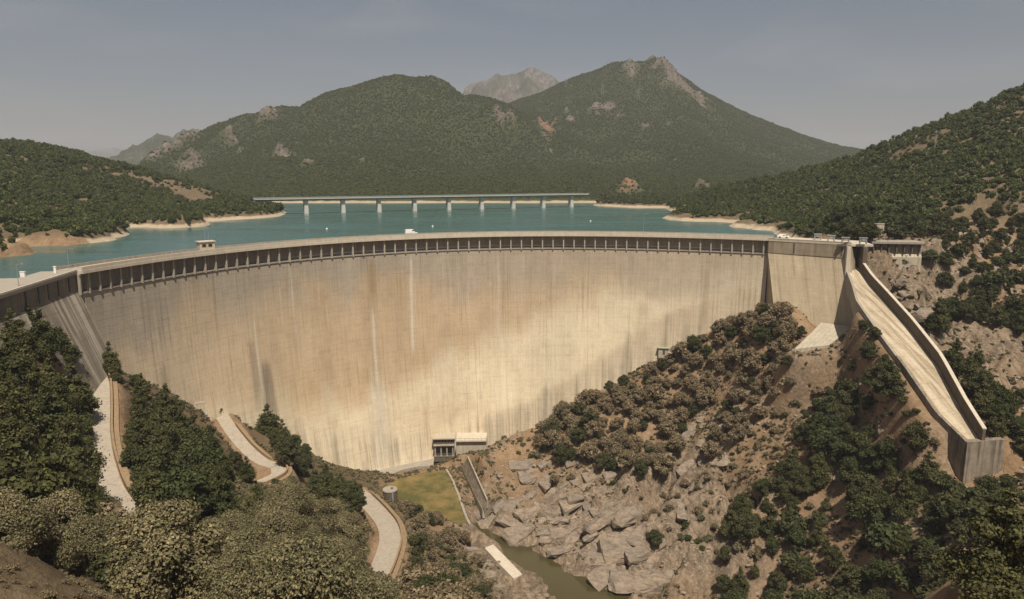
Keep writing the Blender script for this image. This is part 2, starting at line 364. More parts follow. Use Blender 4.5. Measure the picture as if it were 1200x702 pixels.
# ------------------------------------------------------------------ terrain: thin-plate surface through surveyed points
def tps_fit(P, z, lam=1e-3):
    n = len(P); d = np.linalg.norm(P[:, None] - P[None], axis=-1)
    K = np.where(d > 0, d * d * np.log(d + 1e-9), 0) + lam * n * np.eye(n) * 10
    Q = np.c_[np.ones(n), P]
    A = np.block([[K, Q], [Q.T, np.zeros((3, 3))]])
    return np.linalg.solve(A, np.r_[z, 0, 0, 0])
def tps_eval(P, w, X, Y):
    sh = X.shape; X = X.ravel(); Y = Y.ravel(); out = np.empty(len(X)); n = len(P)
    for i in range(0, len(X), 20000):
        x = X[i:i + 20000]; y = Y[i:i + 20000]
        d2 = (x[:, None] - P[None, :, 0]) ** 2 + (y[:, None] - P[None, :, 1]) ** 2
        out[i:i + 20000] = (0.5 * d2 * np.log(d2 + 1e-9)) @ w[:n] + w[n] + w[n + 1] * x + w[n + 2] * y
    return out.reshape(sh)
ctl = []
def cy(*pts):
    for px, py, Y in pts: ctl.append(at_y(px, py, Y))
def cz(*pts):
    for px, py, z in pts: ctl.append(at_z(px, py, z))
def cw(*pts):
    for p in pts: ctl.append(np.array(p, float))
for q in [(120,432),(150,437),(200,462),(240,488),(285,500),(330,520),(400,545),(440,553),(480,550),(520,543),(560,528),(600,510),(650,490),(700,462),(750,430),(800,405),(830,390),(870,370),(900,355)]:
    p = dam_hit(*q); ctl.append(p)
    q2 = p[:2] - AC; q2 = q2 / np.hypot(*q2); cw((p[0] + q2[0] * 14, p[1] + q2[1] * 14, p[2] - 2))
# right bank below the dam
cy((905,358,262),(961,383,253),(1002,386,249),(935,414,241),(985,396,243))
cy((940,440,236),(900,470,232),(850,480,248),(800,470,265),(750,480,270),(700,510,264),(650,530,266),(610,540,268))
cy((1040,440,214),(1000,470,214),(950,520,205),(1080,500,181),(1060,540,175),(1000,560,186),(1100,545,170),(1130,556,166),(1172,562,162))
cy((900,540,212),(850,560,216),(800,560,228),(760,560,240),(700,580,242),(650,590,243),(610,600,240))
cy((1000,620,168),(920,620,186),(860,620,197),(800,620,207),(1050,640,152),(1100,620,148),(1150,640,132),(1000,680,155),(900,680,175))
cz((575,600,10),(600,625,9),(640,640,8.6),(690,655,8.8),(700,670,8.3),(760,640,14),(760,672,9.5),(800,680,13))
cz((560,575,12),(575,560,15),(590,575,17),(560,545,20),(548,530,15))
# chute line and the cliff above it
cy((1034,310,262),(1045,330,252),(1075,380,226),(1110,425,205),(1145,470,185),(1175,505,172))
cy((1068,320,262),(1085,345,250),(1100,385,232),(1130,430,213),(1165,480,190),(1200,520,170))
cy((1100,300,278),(1140,320,270),(1150,380,240),(1200,430,205),(1200,340,252),(1160,285,298),(1200,270,312),(1200,570,152),(1200,620,135))
cy((1250,400,220),(1300,300,270),(1300,500,170),(1300,600,130))
# platform at the right end and the hill behind
cy((1060,277.5,300),(1090,274,312),(1130,268,325),(1080,283,285),(1020,276,302),(1110,280,300))
cy((1140,235,345),(1120,200,390),(1060,230,400),(1050,255,345),(1000,245,410),(960,262,395),(930,266,410),(1030,262,330))
cy((1200,108,480),(1160,130,490),(1100,152,505),(1050,170,520),(1010,188,540),(950,203,570),(900,213,600),(850,224,630),(805,237,650),(1200,180,400),(1150,180,425),(1080,195,450),(1000,215,490),(920,235,500),(860,245,540))
cw((333+60,540,150),(420,520,170),(330,620,110),(250,640,100),(500,700,120),(560,420,200),(520,260,165),(430,300,150),(700,500,200))
cz((783,244,94),(790,248,94),(778,255,94),(800,259,94),(868,262,94),(858,266,94),(880,269,94),(914,271,94))
cz((800,253,95.2),(840,257,95.0),(880,266.5,94.6),(900,268.5,94.6),(930,267,96.5))
cz((700,241.2,94),(740,243.2,94),(765,243.5,94))
cy((705,237,706),(740,234,716),(780,236,692),(725,238,698))
# lake bed
cw((0,330,60),(-60,350,55),(60,340,60),(-120,320,60),(-155,262,75),(0,420,50),(-100,420,45),(80,420,60),(110,330,80),(0,550,50),(-80,520,50),(60,600,60),(-100,680,60),(50,740,80),(-160,420,62),(-140,225,82))
cw((132,300,92),(120,320,86))
# peninsula on the left of the lake
cz((0,297,94),(36,289,94),(20,284,94),(60,279,94),(120,271,94),(175,266.5,94),(230,262,94),(285,257,94),(331,251.5,94),(300,247,94))
cz((0,290,97),(60,275,97.5),(120,267,97.5),(230,258,97.5),(310,250,96.5))
cy((0,173,600),(50,178,610),(100,190,620),(150,202,625),(200,216,625),(250,227,620),(300,241,600),(0,225,430),(60,230,450),(120,235,480),(180,240,520),(240,243,560),(0,262,340),(60,256,400))
cw((-330,700,95),(-450,720,110),(-600,640,150),(-700,500,160),(-520,420,140),(-420,320,125),(-350,240,112),(-600,300,150),(-250,690,80))
# left abutment and the slope below it
cy((100,418,183),(60,400,168),(30,375,156),(0,372,145),(-60,380,130))
cy((112,432,180),(117,475,160),(116,510,146),(121,545,134),(133,580,124),(160,612,114),(200,650,104),(60,500,138),(0,480,118),(70,590,104),(20,560,100))
cy((150,470,172),(175,520,158),(190,570,138),(230,600,128),(240,540,158),(200,490,180),(270,560,150),(300,590,128))
cz((262,490,49),(272,506,47.5),(287,526,45.5),(318,546,43.5),(322,556,42.5),(300,572,41.5),(350,575,36),(360,545,35),(390,575,27))
cz((428,584,30),(443,600,31),(455,615,32),(458,632,33),(452,655,34),(440,680,35),(400,590,40),(415,620,41),(480,610,22),(500,640,15),(480,660,22),(420,575,26))
cz((457,590,19),(440,570,15),(500,600,12.5),(470,575,12.5),(500,565,12.3),(530,575,12.2),(540,605,12),(520,612,12.3),(555,640,9),(575,660,9),(600,690,7.5),(570,690,10),(640,700,6.5),(700,700,6.5))
# the hill the camera stands on
cw((0,0,113),(-14,22,103),(-30,10,114),(20,12,104),(0,25,98),(-40,5,118),(40,5,104),(-22,40,98),(0,45,86),(30,45,80),(60,30,82),(-45,60,86),(-60,40,104),(-90,20,116),(-120,60,110),(-140,100,106),(-60,80,80),(-30,75,76),(0,80,70),(30,80,55),(-60,100,72),(-30,105,62),(0,110,50),(60,80,40),(90,60,45),(50,110,12),(40,150,5.5),(75,90,14),(95,110,28),(120,100,48),(150,100,68),(130,50,62),(200,60,100),(-160,40,118),(0,150,25),(-20,170,25),(15,170,8),(-150,110,104),(-152,180,86),(-168,230,84),(-185,258,87),(-200,170,88),(-230,210,88),(-200,120,104),(60,150,12),(200,-20,120),(100,-20,95),(-100,-40,130),(0,-40,124),(250,150,110),(280,220,130))
cw((42,56,92),(50,66,86),(34,62,80))
cy((50,650,40),(0,635,38),(80,668,42),(120,690,43))
ctl = np.array(ctl)
_keep = []
for i, p in enumerate(ctl):                                    # drop near-coincident points
    if all((ctl[j, 0] - p[0]) ** 2 + (ctl[j, 1] - p[1]) ** 2 > 9 for j in _keep): _keep.append(i)
ctl = ctl[_keep]
W1 = tps_fit(ctl[:, :2], ctl[:, 2])
def H0(x, y): return tps_eval(ctl, W1, x, y)

# roads (centre lines): pixel survey to plan
def spline(P, n=12):
    P = np.asarray(P, float); out = []
    Q = np.vstack([2 * P[0] - P[1], P, 2 * P[-1] - P[-2]])
    for i in range(1, len(Q) - 2):
        t = np.linspace(0, 1, n, endpoint=False)[:, None]
        a, b, c, d = Q[i - 1], Q[i], Q[i + 1], Q[i + 2]
        out.append(0.5 * (2 * b + (c - a) * t + (2 * a - 5 * b + 4 * c - d) * t ** 2 + (3 * b - a - 3 * c + d) * t ** 3))
    return np.vstack(out + [P[-1:]])
ROADS = [
    (spline(np.array([at_y(103,424,190), at_y(108,432,181), at_y(116,447,172), at_y(117,475,160), at_y(116,510,146), at_y(121,545,134), at_y(134,580,124), at_y(165,615,113), at_y(225,655,103)])), 4.2),
    (spline(np.array([at_z(255,480,49), at_z(263,492,48.5), at_z(273,507,47.5), at_z(288,525,46), at_z(306,540,44.6), at_z(324,547,43.4), at_z(325,556,42.6), at_z(305,566,41.8), at_z(280,578,41)])), 4.0),
    (spline(np.array([at_z(418,576,29), at_z(429,586,30), at_z(443,601,31), at_z(454,616,32), at_z(457,634,33), at_z(450,658,34), at_z(438,682,35), at_z(420,700,36)])), 5.4),
]
def dist_to(line, X, Y):                                       # distance to a polyline and its height at the foot
    best = np.full(X.shape, 1e9); zz = np.zeros(X.shape)
    for a, b in zip(line[:-1], line[1:]):
        d = b[:2] - a[:2]; L = d @ d + 1e-9
        t = np.clip(((X - a[0]) * d[0] + (Y - a[1]) * d[1]) / L, 0, 1)
        q = np.hypot(X - a[0] - t * d[0], Y - a[1] - t * d[1]); k = q < best
        best = np.where(k, q, best); zz = np.where(k, a[2] + t * (b[2] - a[2]), zz)
    return best, zz

# spillway chute: right floor edge and left floor edge in plan
CH_R = np.array([at_y(1005,313,257), at_y(1020,335,244), at_y(1036,352.6,232), at_y(1067,388,212), at_y(1100,431,192), at_y(1128,484,173.5), at_y(1150,520,163.5)])
CH_L = np.array([at_y(992,313,257), at_y(1001,336,244), at_y(1006,354,232), at_y(1031,390,212), at_y(1063,433,192), at_y(1101,488,173.5), at_y(1135,521,163.5)])
CH_C = (CH_R + CH_L) / 2
LAWN = [at_z(*p, 12.6) for p in [(447,571),(470,560),(500,553),(522,551),(532,570),(541,592),(548,612),(535,613),(500,600),(470,585)]]

GX0, GX1, GY0, GY1, GS = -345.0, 345.0, -40.0, 440.0, 1.0
gx = np.arange(GX0, GX1 + 0.1, GS); gy = np.arange(GY0, GY1 + 0.1, GS)
NX, NY = np.meshgrid(gx, gy)
cxs = np.arange(GX0, GX1 + 5.1, 5.0); cys = np.arange(GY0, GY1 + 5.1, 5.0)
Hc = H0(*np.meshgrid(cxs, cys))
def bil(A, x0, y0, s, X, Y):
    u = np.clip((X - x0) / s, 0, A.shape[1] - 1.001); v = np.clip((Y - y0) / s, 0, A.shape[0] - 1.001)
    i = u.astype(int); j = v.astype(int); u = u - i; v = v - j
    return (A[j, i] * (1 - u) + A[j, i + 1] * u) * (1 - v) + (A[j + 1, i] * (1 - u) + A[j + 1, i + 1] * u) * v
NZ = bil(Hc, GX0, GY0, 5.0, NX, NY)
def rockmask(X, Y, Z):
    """bare rock of the right bank, strongest near the river and on the spurs"""
    right = sstep(-22, 0, X - (-6 + (Y - 240) * 0.05)) * sstep(340, 290, Y) * (1 - sstep(95, 103, Z)) * sstep(95, 125, Y + X * 0.3)
    n = fbm(X * 0.03 + 3, Y * 0.03, 11, 4)
    low = sstep(36, 12, Z)
    return np.clip(right * (-0.05 + 0.95 * low + 2.6 * (n - 0.47)), 0, 1)
RK = rockmask(NX, NY, NZ)
cliff = np.exp(-(((NX - 152) / 26) ** 2 + ((NY - 238) / 30) ** 2)) + 0.8 * np.exp(-(((NX - 225) / 14) ** 2 + ((NY - 330) / 16) ** 2))
RK = np.clip(RK + cliff + 0.5 * sstep(0.55, 0.72, fbm(NX * 0.02, NY * 0.02, 40, 3)) * (NX > 90), 0, 1)
for (bx, by, rad) in [(-90 + 0, 0, 0)]: pass
# relief: diagonal ribs, ledges and blocks
u1 = NX * 0.80 + NY * 0.6; v1 = -NX * 0.6 + NY * 0.80
ribs = ridged(u1 * 0.022, v1 * 0.055, 3, 4) - 0.62
blk = ridged(NX * 0.085 + 3, NY * 0.085, 21, 4) - 0.6
led = fbm(NX * 0.25, NY * 0.25, 31, 3) - 0.5
right_side = sstep(-10, 25, NX + (NY - 200) * 0.1) * sstep(70, 120, NY) * sstep(420, 330, NY)
crg = ridged(u1 * 0.05 + 7, v1 * 0.16, 23, 4) - 0.6
NZ = NZ + right_side * (ribs * 9.0 * (0.4 + RK) + blk * (1.5 + .6 * RK) + crg * (1.0 + 2.0 * RK) + led * (0.8 + .1 * RK))
NZ = NZ + (1 - right_side) * ((fbm(NX * 0.05, NY * 0.05, 51, 4) - 0.5) * 3.0 + (fbm(NX * 0.3, NY * 0.3, 52, 2) - 0.5) * 0.7)
def cells(x, y, sd):
    ix = np.floor(x); iy = np.floor(y); bd_ = np.full(x.shape, 9.0); val = np.zeros(x.shape); gx_ = np.zeros(x.shape); gy_ = np.zeros(x.shape)
    for a in (-1, 0, 1):
        for b in (-1, 0, 1):
            cx_ = ix + a + _h(ix + a, iy + b, sd); cy_ = iy + b + _h(ix + a, iy + b, sd + 1)
            dd = (x - cx_) ** 2 + (y - cy_) ** 2; k_ = dd < bd_
            bd_ = np.where(k_, dd, bd_); val = np.where(k_, _h(ix + a, iy + b, sd + 2) - 0.5, val)
            gx_ = np.where(k_, (x - cx_) * (_h(ix + a, iy + b, sd + 3) - .5), gx_); gy_ = np.where(k_, (y - cy_) * (_h(ix + a, iy + b, sd + 4) - .5), gy_)
    return val, gx_ + gy_
wx = NX + 5 * fbm(NX * .06, NY * .06, 301, 3); wy = NY + 5 * fbm(NX * .06, NY * .06, 305, 3)
c1, t1 = cells((wx * .8 + wy * .6) / 21, (-wx * .6 + wy * .8) / 10, 311); c2, t2 = cells((wx * .8 + wy * .6) / 8, (-wx * .6 + wy * .8) / 4.6, 321)
NZ = NZ + right_side * sstep(.25, .75, RK) * (c1 * 6.5 + t1 * 9.0 + c2 * 2.6 + t2 * 3.0)
# terraces on the bare rock by the river
tz = NZ / 3.2; NZ = NZ + right_side * RK * 0.40 * (np.floor(tz) + sstep(0.35, 0.95, tz - np.floor(tz)) - tz) * 3.2
def flatten(z, d, zr, w0, w1):
    k = 1 - sstep(w0, w1, d); return z * (1 - k) + zr * k
for line, wd in ROADS:
    d, zr = dist_to(line, NX, NY)
    NZ = flatten(NZ, d, zr - 0.25, wd / 2 + 1.0, wd / 2 + 5.5)
d, zr = dist_to(CH_C, NX, NY)
side_ = (NX - np.interp(NY, CH_C[::-1, 1], CH_C[::-1, 0])) > 0        # right of the chute the cliff rises freely
NZ = np.where(d < 10, np.minimum(NZ, zr - 1.2 + np.clip(d - 6.5, 0, 9) * 2.2), NZ)
NZ = np.where(~side_ & (NY > 168) & (NY < 262), flatten(NZ, d, zr - 1.3, 6, 13), NZ)
APR = np.array([at_y(980, 383, 251), at_y(970, 396, 240), at_y(945, 412, 231)])
d, zr = dist_to(APR, NX, NY)
NZ = flatten(NZ, d, zr - 0.5, 5, 12)
def inpoly(X, Y, P):
    P = np.asarray(P)[:, :2]; c = np.zeros(X.shape, bool); j = len(P) - 1
    for i in range(len(P)):
        a, b = P[i], P[j]
        t = (a[1] > Y) != (b[1] > Y)
        c ^= t & (X < (b[0] - a[0]) * (Y - a[1]) / (b[1] - a[1] + 1e-12) + a[0]); j = i
    return c
lc = np.mean(LAWN, 0)
dl, _ = dist_to(np.vstack([LAWN, LAWN[:1]]), NX, NY)
inl = inpoly(NX, NY, LAWN)
NZ = np.where(inl, 12.45, flatten(NZ, dl, 12.3, 0.5, 6))
# keep the ground out from in front of the dam foot: no ground above the face line there
# river channel
RIVER = spline(np.array([at_z(560,612,7), at_z(568,622,7), at_z(598,640,7), at_z(620,655,7), at_z(652,673,7), at_z(682,695,7), (40,160,7), (48,130,7), (62,100,7)]))
d, zr = dist_to(RIVER, NX, NY)
rw = np.interp(NY, [150, 180, 196, 208, 216, 224], [6.5, 6.2, 4.6, 2.8, 0.9, 0.4]) + 7.0 * (fbm(NX * 0.09, NY * 0.09, 77, 4) - 0.5) * sstep(226, 212, NY)
NZ = np.where(d < rw + 5, np.minimum(NZ, 5.9 + np.clip(d - rw, 0, 9) * 0.95 + (fbm(NX * .4, NY * .4, 78, 2) - .5) * 1.2), NZ)
BANK = np.array([at_z(544,541,17), at_z(569,592,13.5)])
d, zr = dist_to(BANK, NX, NY); NZ = np.where(d < 4.5, np.minimum(NZ, zr - 3.6 + np.clip(d - 1.8, 0, 9) * 1.0), NZ)
# road platform at the right end
PLAT = np.array([at_z(1020,281,100.4), at_z(1070,279,100.6), at_z(1110,272,101.2), at_z(1150,264,102.5)])
d, zr = dist_to(PLAT, NX, NY)
NZ = flatten(NZ, d, zr - 0.2, 8, 15)
# shores: never let relief lift the lake bed through the water far from shore; upstream of the dam stay low
aa = np.arctan2(NX - AC[0], NY - AC[1]); rr = np.hypot(NX - AC[0], NY - AC[1])
ups = (rr > crest_r(aa) + 1) & (aa > A_L - 0.02) & (aa < A_R + 0.16) & (rr < crest_r(aa) + 26)
NZ = np.where(ups, np.minimum(NZ, 90), NZ)
# bed the foot of the dam: just downstream the ground may not rise above the surveyed contact line
shore = (NY > 318) | ((NX < -140) & (NY > 225))
NZ = np.where(shore, NZ + 2.8 * sstep(93.9, 95.4, NZ), NZ)
GRID = NZ
def H(x, y): return bil(GRID, GX0, GY0, GS, np.asarray(x, float), np.asarray(y, float))
# outer ground, coarse
ox = np.arange(-1150, 1150.1, 6.0); oy = np.arange(200, 1000.1, 6.0)
OX, OY = np.meshgrid(ox, oy)
OZ = H0(OX, OY) + (fbm(OX * 0.02, OY * 0.02, 61, 4) - 0.5) * 7 * sstep(94, 104, H0(OX, OY)) 
OZ = np.where(OY > 900, np.minimum(OZ, 92), OZ)
OZ = np.where((OY > 720) & (np.abs(OX) < 500), np.minimum(OZ, 96 - (OY - 720) * 0.15), OZ)
OZ = OZ + 2.8 * sstep(93.9, 95.4, OZ)
inner = (OX > GX0 + 6) & (OX < GX1 - 6) & (OY < GY1 - 6) & (OY > GY0)
nearband = (OX > GX0 - 1) & (OX < GX1 + 1) & (OY < GY1 + 1)
OZ = np.where(nearband, H(OX, OY) - 0.7, OZ)
edge = np.maximum(np.maximum(GX0 - NX, NX - GX1), NY - GY1)
k = sstep(-30, -2, edge)                                       # blend the fine grid into the coarse one at its rim
def HO(x, y): return bil(OZ, -1150, 200, 6.0, np.asarray(x, float), np.asarray(y, float))
GRID = NZ = np.where(NY > 205, NZ * (1 - k) + (HO(NX, NY) + 0.5) * k, NZ)
def HA(x, y):
    x = np.asarray(x, float); y = np.asarray(y, float)
    return np.where((x > GX0) & (x < GX1) & (y < GY1), H(x, y), HO(x, y))
def ground_hit(px, py, y0=22.0, y1=990.0, fn=None):
    """first crossing of view rays with the ground (arrays)"""
    fn = fn or HA
    d = ray(np.atleast_1d(px), np.atleast_1d(py)); n = len(d)
    ys = y0 * (y1 / y0) ** np.linspace(0, 1, 260); res = np.full(n, np.nan); act = np.arange(n); pv = y0
    for Y in ys:
        dd = d[act]; hit = CZ + dd[:, 2] * Y < fn(dd[:, 0] * Y, np.full(len(act), Y))
        if hit.any():
            e = dd[hit]; lo = np.full(len(e), pv); hi = np.full(len(e), Y)
            for _ in range(10):
                mi = (lo + hi) / 2; bb = CZ + e[:, 2] * mi < fn(e[:, 0] * mi, mi); hi = np.where(bb, mi, hi); lo = np.where(bb, lo, mi)
            res[act[hit]] = hi; act = act[~hit]
            if not len(act): break
        pv = Y
    p = d * res[:, None]; p[:, 2] = fn(np.nan_to_num(p[:, 0]), np.nan_to_num(p[:, 1]))
    return p

# ------------------------------------------------------------------ ground objects
def grid_faces(ny, nx, keep=None):
    i = np.arange(ny * nx).reshape(ny, nx)
    f = np.stack([i[:-1, :-1], i[:-1, 1:], i[1:, 1:], i[1:, :-1]], -1).reshape(-1, 4)
    return f if keep is None else f[keep.ravel()]
# forest floor mask (needle litter under the trees of the left slope and the far right)
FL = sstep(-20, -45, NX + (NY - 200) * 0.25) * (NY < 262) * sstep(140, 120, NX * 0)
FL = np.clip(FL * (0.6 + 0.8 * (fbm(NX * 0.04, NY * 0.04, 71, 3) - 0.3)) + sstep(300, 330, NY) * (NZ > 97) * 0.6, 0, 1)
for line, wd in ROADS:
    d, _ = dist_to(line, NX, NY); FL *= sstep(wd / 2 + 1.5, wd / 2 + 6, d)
vis = (NY[:-1, :-1] >= -41)
near = NY[:, 0] < 1e9
yb = 325.0                                                     # the banks of the lake get their own material
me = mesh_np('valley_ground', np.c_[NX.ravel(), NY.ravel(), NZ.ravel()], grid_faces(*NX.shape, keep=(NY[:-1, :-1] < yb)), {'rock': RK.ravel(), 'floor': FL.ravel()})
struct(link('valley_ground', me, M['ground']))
BK = np.clip(0.8 * sstep(0.56, 0.7, fbm(NX * 0.015, NY * 0.03, 40, 4)) + 0.9 * np.exp(-(((NX - 228) / 16) ** 2 + ((NY - 345) / 22) ** 2)), 0, 1)
me = mesh_np('lake_bank', np.c_[NX.ravel(), NY.ravel(), NZ.ravel()], grid_faces(*NX.shape, keep=(NY[:-1, :-1] >= yb)), {'rock': BK.ravel(), 'floor': np.full(NX.size, 0.5)})
struct(link('lake_bank', me, M['bank']))
OB = 0.8 * sstep(0.58, 0.7, fbm(OX * 0.012, OY * 0.02, 41, 4))
me = mesh_np('hill_ground', np.c_[OX.ravel(), OY.ravel(), OZ.ravel()], grid_faces(*OX.shape, keep=~inner[:-1, :-1] | ~inner[1:, 1:]), {'rock': OB.ravel(), 'floor': np.full(OX.size, 0.55)})
struct(link('hill_ground', me, M['bank']))
# flat ground to the horizon, under everything
MB().add([(-16000, -3000, -2), (16000, -3000, -2), (16000, 16000, -2), (-16000, 16000, -2)], [(0, 1, 2, 3)]).obj('base_ground', M['mount']) ['kind'] = 'structure'

# lake: water sheet upstream of the wall
la = np.linspace(A_L - 0.0, A_R + 0.02, 60)
inner_arc = arc_pt(la, crest_r(la) + 6.5, 94.0)
lk = [tuple(p) for p in inner_arc] + [(128, 285, 94), (160, 320, 94), (300, 420, 94), (420, 900, 94), (420, 990, 94), (-700, 990, 94), (-700, 300, 94), (-240, 150, 94), (-128, 150, 94)]
struct(MB().add(lk, [tuple(range(len(lk)))]).obj('lake_water', M['lake']))
rv = RIVER; v = []; f = []
for i, p in enumerate(rv):
    t = rv[min(i + 1, len(rv) - 1)] - rv[max(i - 1, 0)]; n = np.array([-t[1], t[0]]) / np.hypot(t[0], t[1])
    v += [(p[0] + n[0] * 10, p[1] + n[1] * 10, 7.0), (p[0] - n[0] * 10, p[1] - n[1] * 10, 7.0)]
    if i: f.append((2 * i - 2, 2 * i - 1, 2 * i + 1, 2 * i))
struct(MB().add(v, f).obj('river_water', M['river']))

# ------------------------------------------------------------------ mountains beyond the lake
mc = []
def my(*pts):
    for px, py, Y in pts: mc.append(at_y(px, py, Y))
my((480,92,1450),(440,96,1450),(520,98,1450),(560,109,1420),(600,122,1400),(400,110,1400),(360,118,1400),(320,126,1400),(285,140,1380),(250,151,1350),(205,171,1300),(165,190,1280),(120,205,1250),(60,215,1250),(0,222,1250),(-200,226,1250))
my((480,150,1230),(400,150,1230),(480,185,1050),(400,190,1020),(320,160,1220),(300,195,1000),(560,180,1080),(560,140,1270),(250,190,1080),(210,200,1080),(420,215,890),(500,215,890),(330,215,900))
my((615,113,2000),(650,99,1950),(690,84,1900),(712,77,1870),(727,72,1850),(745,76,1850),(765,72,1800),(777,74,1790),(790,87,1780),(815,108,1750),(836,127,1700),(842,137,1690),(870,152,1650),(920,172,1600),(960,189,1500),(1010,206,1450),(1100,216,1400),(1300,200,1400))
my((640,190,1120),(645,165,1300),(648,145,1500),(655,120,1720),(625,145,1450),(620,185,1100),(690,125,1600),(740,110,1650),(780,120,1600),(760,150,1380),(690,160,1380),(760,200,1040),(700,200,1040),(820,160,1400),(850,190,1130),(900,195,1160),(900,184,1400),(700,218,880),(600,218,880),(780,218,900),(840,212,950),(880,212,1000),(700,180,1210),(960,212,1200))
for px in range(180, 940, 60): mc.append(at_z(px, 239.2, 93.0))
for px in range(150, 1000, 60): p = at_z(px, 239.2, 93.0); mc.append(np.array([p[0] * 0.92, p[1] * 0.90, 72.0]))
for x in range(-2200, 2300, 400): mc += [np.array([x, 2600, 150.0]), np.array([x, 3300, 100.0])]
mc += [np.array(q, float) for q in [(-500, 1750, 170), (-200, 1750, 220), (-900, 1600, 95), (-700, 1500, 110), (-620, 1650, 120), (100, 2300, 260), (400, 2300, 280), (-1500, 1300, 120), (-1500, 900, 100), (-900, 900, 105), (1200, 900, 150), (1200, 1300, 160), (1900, 1300, 150), (-2200, 1500, 120)]]
mc = np.array(mc); _keep = []
for i, p in enumerate(mc):
    if all((mc[j, 0] - p[0]) ** 2 + (mc[j, 1] - p[1]) ** 2 > 400 for j in _keep): _keep.append(i)
mc = mc[_keep]
W2 = tps_fit(mc[:, :2], mc[:, 2], 1e-2)
mx = np.arange(-1900, 1900.1, 8.0); my_ = np.arange(640, 2700.1, 8.0)
MX, MY = np.meshgrid(mx, my_)
c5x = np.arange(-1900, 1940.1, 33.0); c5y = np.arange(640, 2740.1, 33.0)
MZ = bil(tps_eval(mc, W2, *np.meshgrid(c5x, c5y)), -1900, 640, 33.0, MX, MY)
amp = sstep(95, 160, MZ)
MZ = MZ + amp * ((ridged(MX * 0.0045 + 2, MY * 0.0035, 81, 5) - 0.62) * 26 + (ridged(MX * 0.016, MY * 0.013, 83, 3) - 0.6) * 9)
gly = ridged(MX * 0.0055 + 11 + .15 * fbm(MX * .02, MY * .02, 87, 3), MY * 0.0018, 85, 3)
MZ = MZ - amp * sstep(345, 240, MZ) * sstep(.60, .92, gly) * 26 * sstep(100, 150, MZ)
def HM(x, y): return bil(MZ, -1900, 640, 8.0, np.asarray(x, float), np.asarray(y, float))
# bare patches: pixel, radius
PATCH = [(640,155,11,1),(648,148,7,1),(646,178,4,0),(600,140,10,0),(590,139,8,0),(713,128,13,0),(700,126,9,0),(775,78,15,0),(790,92,13,0),(806,104,11,0),(822,117,9,0),(740,82,8,0),(232,187,13,0),(220,165,12,0),(206,173,10,0),(190,182,12,0),(172,190,14,0),(266,158,8,0),(280,179,8,0),(330,183,8,0),(312,136,9,0),(300,142,7,0),(420,190,9,0),(362,190,4,0),(668,142,5,0),(664,132,4,0),(756,148,5,0),(782,144,4,0),(790,190,5,0),(742,222,14,1),(730,228,9,1),(820,222,10,0)]
pc = ground_hit([p[0] for p in PATCH], [p[1] for p in PATCH], 700.0, 2690.0, HM)
def patch_mask(X, Y, jit=True):
    n = fbm(X * 0.03, Y * 0.03, 91, 5); r = np.zeros(X.shape); o = np.zeros(X.shape)
    for (px, py, rad, kind), c in zip(PATCH, pc):
        if np.isnan(c[1]): continue
        rw_ = rad * c[1] / F; d = np.hypot((X - c[0]) / rw_, (Y - c[1]) / (rw_ * 1.7))
        q = np.clip(1.25 - d + (n - 0.5) * 3.6, 0, 1); r = np.maximum(r, q)
        if kind: o = np.maximum(o, q)
    return np.clip(r * 1.4, 0, 1), o
MR, MO = patch_mask(MX, MY)
MZ = MZ + MR * ((ridged(MX * 0.02, MY * 0.02, 95, 4) - 0.55) * 44 + (ridged(MX * 0.06, MY * 0.06, 97, 2) - 0.5) * 10)
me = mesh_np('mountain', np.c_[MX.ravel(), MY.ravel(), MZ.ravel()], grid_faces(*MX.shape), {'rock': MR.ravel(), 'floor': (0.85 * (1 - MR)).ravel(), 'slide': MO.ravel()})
struct(link('mountain', me, M['mount']))
# farther ridges
def ridge(name, pts, Y, depth, base, seed, mat, rockv, rough=0.13):
    P = np.array([at_y(px, py, Y) for px, py in pts]); n = 220
    xs = np.linspace(P[0, 0], P[-1, 0], n); zs = np.interp(xs, P[:, 0], P[:, 2])
    t = np.linspace(-1, 1, 91); X, T = np.meshgrid(xs, t)
    hgt = np.clip(zs - base, 1, None)[None] * (1 - np.abs(T)) ** 0.9
    hgt = hgt * (1 + (ridged(X / depth * 6, T * 5, seed, 6) - 0.6) * (1.9 * np.abs(T) + rough))
    Yv = Y + T * depth
    v = np.c_[X.ravel(), Yv.ravel(), (base + hgt).ravel()]
    rk = np.clip(rockv + (fbm(X / depth * 9, T * 7, seed + 3, 4) - 0.5) * 3, 0, 1)
    return struct(link(name, mesh_np(name, v, grid_faces(91, n), {'rock': rk.ravel(), 'floor': (1 - rk).ravel()}), mat))
ridge('far_peak', [(505,150),(540,112),(552,100),(562,94),(575,91),(590,90),(605,87),(618,83.5),(632,84),(645,90),(655,100),(675,115),(720,150)], 3900, 900, 150, 101, M['crag'], 0.85)
ridge('far_hill', [(90,215),(125,197),(150,185),(165,174),(180,162),(190,156),(196,157),(205,162),(222,175),(260,205)], 2750, 420, 120, 111, M['crag'], 0.15)
ridge('far_hill', [(180,195),(205,168),(218,155),(226,150),(236,153),(260,165),(300,190)], 3300, 500, 120, 117, M['crag'], 0.25)
ridge('far_hill', [(870,190),(915,172),(945,168.5),(975,171),(1000,178),(1018,184),(1070,200)], 2300, 420, 120, 121, M['mount'], 0.05)
ridge('distant_mountain', [(60,200),(95,184),(110,181),(125,176),(136,173.5),(150,178),(175,190),(215,205)], 8500, 1500, 150, 131, M['crag'], 0.5)

